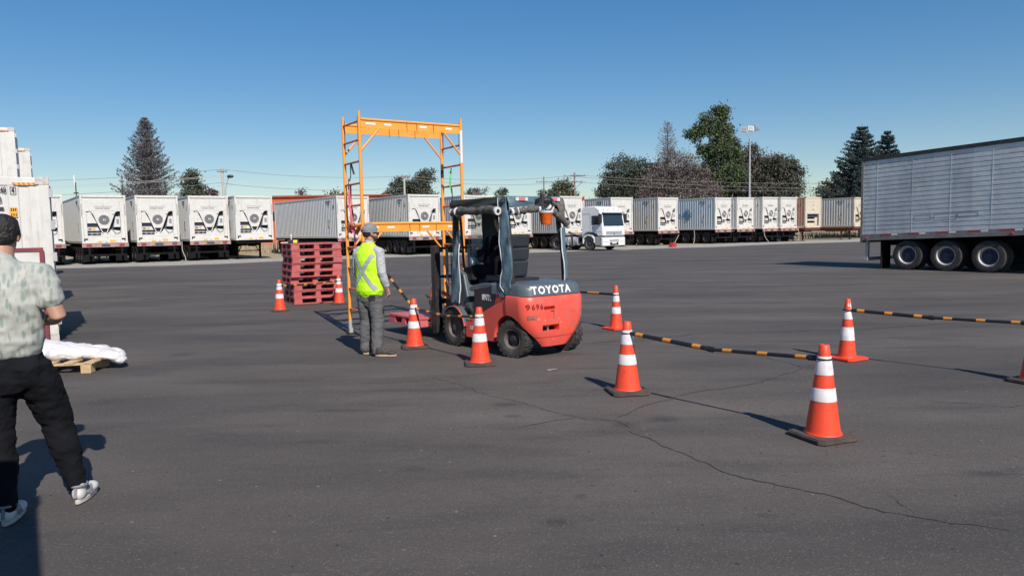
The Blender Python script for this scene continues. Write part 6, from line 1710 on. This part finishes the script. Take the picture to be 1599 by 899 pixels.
# trousers
b = Body()
b.limb([(0, 0, .74, .160, .118), (0, 0, .82, .172, .125), (0, 0, .90, .168, .12)], 24)
for sx, kx, ky, fx, fy in ((-1, -.105, .02, -.125, .02), (1, .108, .0, .125, -.035)):
    b.limb([(sx * .085, -.005, .80, .098, .112), (sx * .093, .005, .64, .098, .105), (kx, ky + .01, .48, .083, .088), (kx * 1.05, ky - .005, .34, .078, .086), (fx, fy, .18, .074, .082), (fx, fy, .085, .080, .086)], 18)
tr = skinned(b, 'cargo_trousers', 'cargo', P, .010, 3, [(.014, (6, 6, 11), 3), (.010, (15, 15, 24), 8)])
for nm, pts, w in (('back_pocket', [(.075, 0, .785), (.155, 0, .785)], .085), ('back_pocket', [(-.15, 0, .785), (-.07, 0, .785)], .07)):
    on_surface('back_pocket', tr, pts, w, 'cargodark' if pts[0][0] > 0 else 'cargo', tr, .005, n=8)
on_surface('cargo_pocket', tr, [(.14, .05, .60), (.19, .05, .60)], .06, 'cargodark', tr, .006, axis=(-.8, .6, 0), n=8)
on_surface('belt', tr, [(-.16, 0, .835), (0, 0, .835), (.16, 0, .835)], .03, 'cargodark', tr, .004)
shoe('shoe', 0, 0, (-.125, -.04, 0), R(-44), P, 'shoe', 'sole', high=.10)
shoe('shoe', 0, 0, (.125, -.09, 0), R(-64), P, 'shoe', 'sole', high=.10)

# ---------------------------------------------------------------- man in the patterned shirt, walking away at the left edge
P = thing('person', 'man with black hair, pale leaf patterned shirt, black trousers and white sneakers walking away', 'person', (-3.015, 4.25, 0), R(18))
# local: +y forward (away from the camera); right foot behind
S = 1.03
HIP = .93; RS = Vector((.190, .02, 1.42)); RE = Vector((.290, -.05, 1.185)); RW = Vector((.150, .26, 1.12))
LS = Vector((-.215, .02, 1.43)); LE = Vector((-.29, .04, 1.14)); LW = Vector((-.24, .26, 1.05))
RH, RK, RA = Vector((.10, .02, .92)), Vector((.20, .12, .52)), Vector((.30, .04, .135))
LH, LK, LA = Vector((-.10, .02, .92)), Vector((-.08, .0, .50)), Vector((.0, -.20, .12))
b = Body(); b.head((.0, .075, 1.665), (-.1, 1, -.12), 1.03)
b.limb([(0, .01, 1.42, .068, .066), (0, .035, 1.52, .062, .062), (0, .05, 1.60, .060, .060)])
b.limb([(0, .02, .94, .11, .08), (0, .01, 1.12, .13, .10), (0, .0, 1.3, .18, .115), (0, 0, 1.42, .14, .085)], 20)
for s, e, w in ((RS, RE, RW), (LS, LE, LW)):
    b.limb([(*s, .058, .058), (*s.lerp(e, .5), .052, .054), (*e, .045, .045), (*e.lerp(w, .35), .046, .044), (*w, .029, .026)], 14)
b.hand(RW, (-.7, .6, .2), (0, .2, 1), 1.05, .7, (-1, 0, 0)); b.hand(LW, (.5, .8, -.1), (0, .2, 1), 1.05, .7, (1, 0, 0))
for h, k, a in ((RH, RK, RA), (LH, LK, LA)):
    b.limb([(*(h + Vector((0, 0, -.06))), .06, .07), (*k, .058, .062), (*a, .040, .044)], 14)
skinned(b, 'body', 'skin', P, .0085, 3); Q = b.Q
bb = Body(); bb.ball((0, -.022, .040), (.090, .100, .092), 18, Q); bb.ball((0, -.045, -.012), (.076, .072, .055), 16, Q); bb.ball((.0, .03, .075), (.078, .07, .06), 14, Q)
for k in (-1, 1): bb.ball((k * .078, .005, .01), (.012, .03, .04), 8, Q)
skinned(bb, 'hair', 'hair', P, .008, 2, [(.006, (40, 40, 40), 2)])
# T-shirt
b = Body()
b.limb([(0, .015, 1.04, .198, .152), (0, .015, 1.08, .196, .150), (0, .01, 1.16, .195, .148), (0, .0, 1.28, .198, .148), (0, -.005, 1.40, .182, .122), (0, .0, 1.465, .12, .092)], 28)
b.limb([(0, .0, 1.42, .10, .088), (0, .018, 1.505, .080, .076)], 18)
for s, e in ((RS, RE), (LS, LE)):
    x = s.lerp(e, .52); b.limb([(s.x * .6, s.y, s.z + .012, .085, .092), (*s, .086, .092), (*s.lerp(e, .3), .088, .092), (*x, .084, .088)], 16)
ts = skinned(b, 'patterned_shirt', 'leafshirt', P, .011, 4, [(.018, (5, 5, 7), 5), (.008, (14, 14, 16), 2)])
# trousers
b = Body()
b.limb([(0, .02, .82, .178, .145), (0, .02, .90, .180, .140), (0, .02, .955, .172, .13)], 24)
for h, k, a in ((RH, RK, RA), (LH, LK, LA)):
    b.limb([(*(h + Vector((0, -.01, -.06))), .118, .135), (*h.lerp(k, .45), .112, .122), (*k, .090, .096), (*k.lerp(a, .5), .080, .088), (*k.lerp(a, .85), .062, .066), (*a, .056, .060)], 18)
skinned(b, 'black_trousers', 'blackcloth', P, .011, 3, [(.020, (5, 5, 9), 3), (.011, (13, 13, 20), 8)])
s1 = shoe('sneaker', 0, 0, (.31, -.015, .0), R(-8), P, 'sneaker', 'sneakersole', high=.115)
s2 = shoe('sneaker', 0, 0, (.0, -.255, .0), R(-2), P, 'sneaker', 'sneakersole', high=.115)

M['shoeaccent'] = paint('shoe_accent', (.20, .20, .21), .6, var=.2)
for so, px, py, yw in ((s1, .31, -.015, R(-8)), (s2, .0, -.255, R(-2))):
    T = Matrix.Translation((px, py, 0)) @ Matrix.Rotation(yw, 4, 'Z')
    g = MB(); g.tube([T @ Vector((.047 * math.cos(k * PI / 8), .047 + .052 * math.sin(k * PI / 8), .118)) for k in range(17)], .008, 6, caps=False); g.build('collar', M['shoeaccent'], so, smooth=60)
    for sx in (-1, 1):
        for k in range(3):
            g = MB(); g.bar(T @ Vector((sx * .046, .10 + k * .022, .036)), T @ Vector((sx * .034, .085 + k * .022, .088)), .008, .008); g.build('side_stripe', M['shoeaccent'], so)
    g = MB(); g.bar(T @ Vector((0, -.010, .05)), T @ Vector((0, .0, .112)), .018, .008, (0, 1, 0)); g.build('heel_tab', M['shoeaccent'], so)
# ---------------------------------------------------------------- driver seated in the forklift
P = thing('person', 'driver in dark clothes sitting in the cab of the forklift', 'person', (0, 0, 0), 0)
P.location = Matrix.Translation((.38, 9.50, 0)) @ Matrix.Rotation(FA, 4, 'Z') @ Vector((.72, .10, 0)); P.rotation_euler = (0, 0, FA - PI / 2)
# local: +y forward
b = Body(); b.head((0, .03, 1.80 - .04), (0, 1, -.1), 1.0)
b.limb([(0, .0, 1.50, .062, .06), (0, .01, 1.62, .055, .055), (0, .02, 1.70, .055, .055)])
b.limb([(0, 0, 1.08, .14, .11), (0, .0, 1.3, .15, .11), (0, 0, 1.5, .15, .09)], 18)
AR = []
for sx in (-1, 1):
    s, e, w = Vector((sx * .19, .0, 1.50)), Vector((sx * .25, .14, 1.24)), Vector((sx * .13, .38, 1.27 + (.08 if sx < 0 else 0)))
    AR.append((s, e, w)); b.limb([(*s, .055, .055), (*e, .043, .043), (*w, .028, .026)], 12); b.hand(w, (-.2 * sx, .8, .25), (-sx, .2, .3), 1.0, .9, (0, 0, -1))
LG = []
for sx in (-1, 1):
    h, k, a = Vector((sx * .10, .04, 1.09)), Vector((sx * .15, .46, 1.08)), Vector((sx * .15, .55, .62)); LG.append((h, k, a))
    b.limb([(*h, .085, .085), (*k, .058, .058), (*a, .04, .042)], 12)
skinned(b, 'body', 'skin', P, .009, 3); Q = b.Q
bb = Body(); bb.ball((0, -.02, .055), (.088, .105, .085), 16, Q); bb.ball((0, -.045, 0), (.076, .07, .06), 14, Q); skinned(bb, 'hair', 'hair', P, .009, 2)
b = Body(); b.limb([(0, 0, 1.08, .175, .14), (0, 0, 1.3, .19, .14), (0, 0, 1.49, .18, .11), (0, .0, 1.55, .10, .08)], 22)
for s, e, w in AR: b.limb([(s.x * .7, s.y, s.z, .075, .075), (*s, .075, .075), (*e, .06, .06), (*e.lerp(w, .85), .042, .042)], 14)
skinned(b, 'dark_jacket', 'blackcloth', P, .011, 4, [(.014, (8, 8, 14), 3)])
b = Body(); b.limb([(0, .0, 1.06, .17, .12), (0, .03, 1.10, .17, .12)], 20)
for h, k, a in LG: b.limb([(*h, .098, .098), (*k, .078, .08), (*k.lerp(a, .5), .068, .07), (*a, .06, .06)], 16)
tr = skinned(b, 'dark_trousers', 'blackcloth', P, .011, 3, [(.016, (9, 9, 16), 3)])
M['stripe'] = paint('trouser_stripe', (.22, .22, .23), .7)
for o_ in (0, .035):
    on_surface('trouser_stripe', tr, [(-.30, .44 + o_ * .3, 1.02), (-.30, .50 + o_, .86), (-.30, .53 + o_, .70)], .010, 'stripe', tr, .005, axis=(1, 0, 0), n=10)
for sx in (-1, 1): shoe('shoe', 0, 0, (sx * .15, .50, .475), 0, P, 'shoe', 'shoe', high=.12)

# ================================================================ WRAPPED LOAD ON THE WOODEN PALLET
M['sheet'] = paint('white_sheet', (.62, .60, .60), .55, var=.06, scale=5, dirt=(.45, .42, .42), dirt_amt=.3, bump=.3, bscale=18)
M['wood'] = paint('pale_wood', (.52, .37, .20), .8, var=.18, scale=8, dirt=(.35, .24, .14), dirt_amt=.3)
b = Body()
x0, y0 = -5.06, 9.02
for i in range(9):
    s = i / 8; x = -.05 - s * 1.45
    b.ball((x, .03 * math.sin(i * 1.7), .20 + .10 * s - .02 * (i == 0)), (.18, .20 + .14 * s, .10 + .13 * s), 14)
b.ball((.03, -.02, .16), (.12, .15, .09), 12); b.ball((.10, -.03, .10), (.07, .10, .06), 12)
o = skinned(b, 'wrapped_load', 'sheet', None, .012, 6, [(.024, (2.5, 9, 6), 2), (.010, (6, 20, 15), 5), (.004, (20, 30, 30), 5)])
for v in o.data.vertices: v.co.z = max(v.co.z, .142 if v.co.x < .02 else .03)
o.location = (x0, y0, .02); o.rotation_euler = (0, 0, R(2)); o.scale = (1, 1, .82)
tag(o, 'load wrapped in crumpled white sheeting lying on the wooden pallet at the left', 'wrapped load')
t = thing('wooden_pallet', 'pale wooden pallet under the white wrapped load at the left', 'pallet', (-5.10, 8.66, 0), R(6))
for k in range(3):
    for x in (-.10, -.68, -1.25):
        g = MB(); g.box(x - .06, x + .06, k * .38, k * .38 + .12, 0 if k else .0, .098); g.build('block', M['wood'], t, bevel=.004)
    g = MB(); g.box(-1.32, -.03, k * .38 + .01, k * .38 + .11, .099, .118); g.build('stringer', M['wood'], t, bevel=.003)
for k in range(6):
    g = MB(); g.box(-1.32 + k * .24, -1.20 + k * .24, 0, .88, .119, .138); g.build('deck_board', M['wood'], t, bevel=.003)



# ================================================================ UNSEEN CONTAINER ADDED BESIDE THE CAMERA (casts the shadow in the lower left corner)
o = long_box('white_container', 'unseen white container added left of the camera to cast the lower left shadow', -1.74, 1.47, 0, H=2.9, L=12.19, marks=False, rz=math.atan2(-.826, .564), group=None)
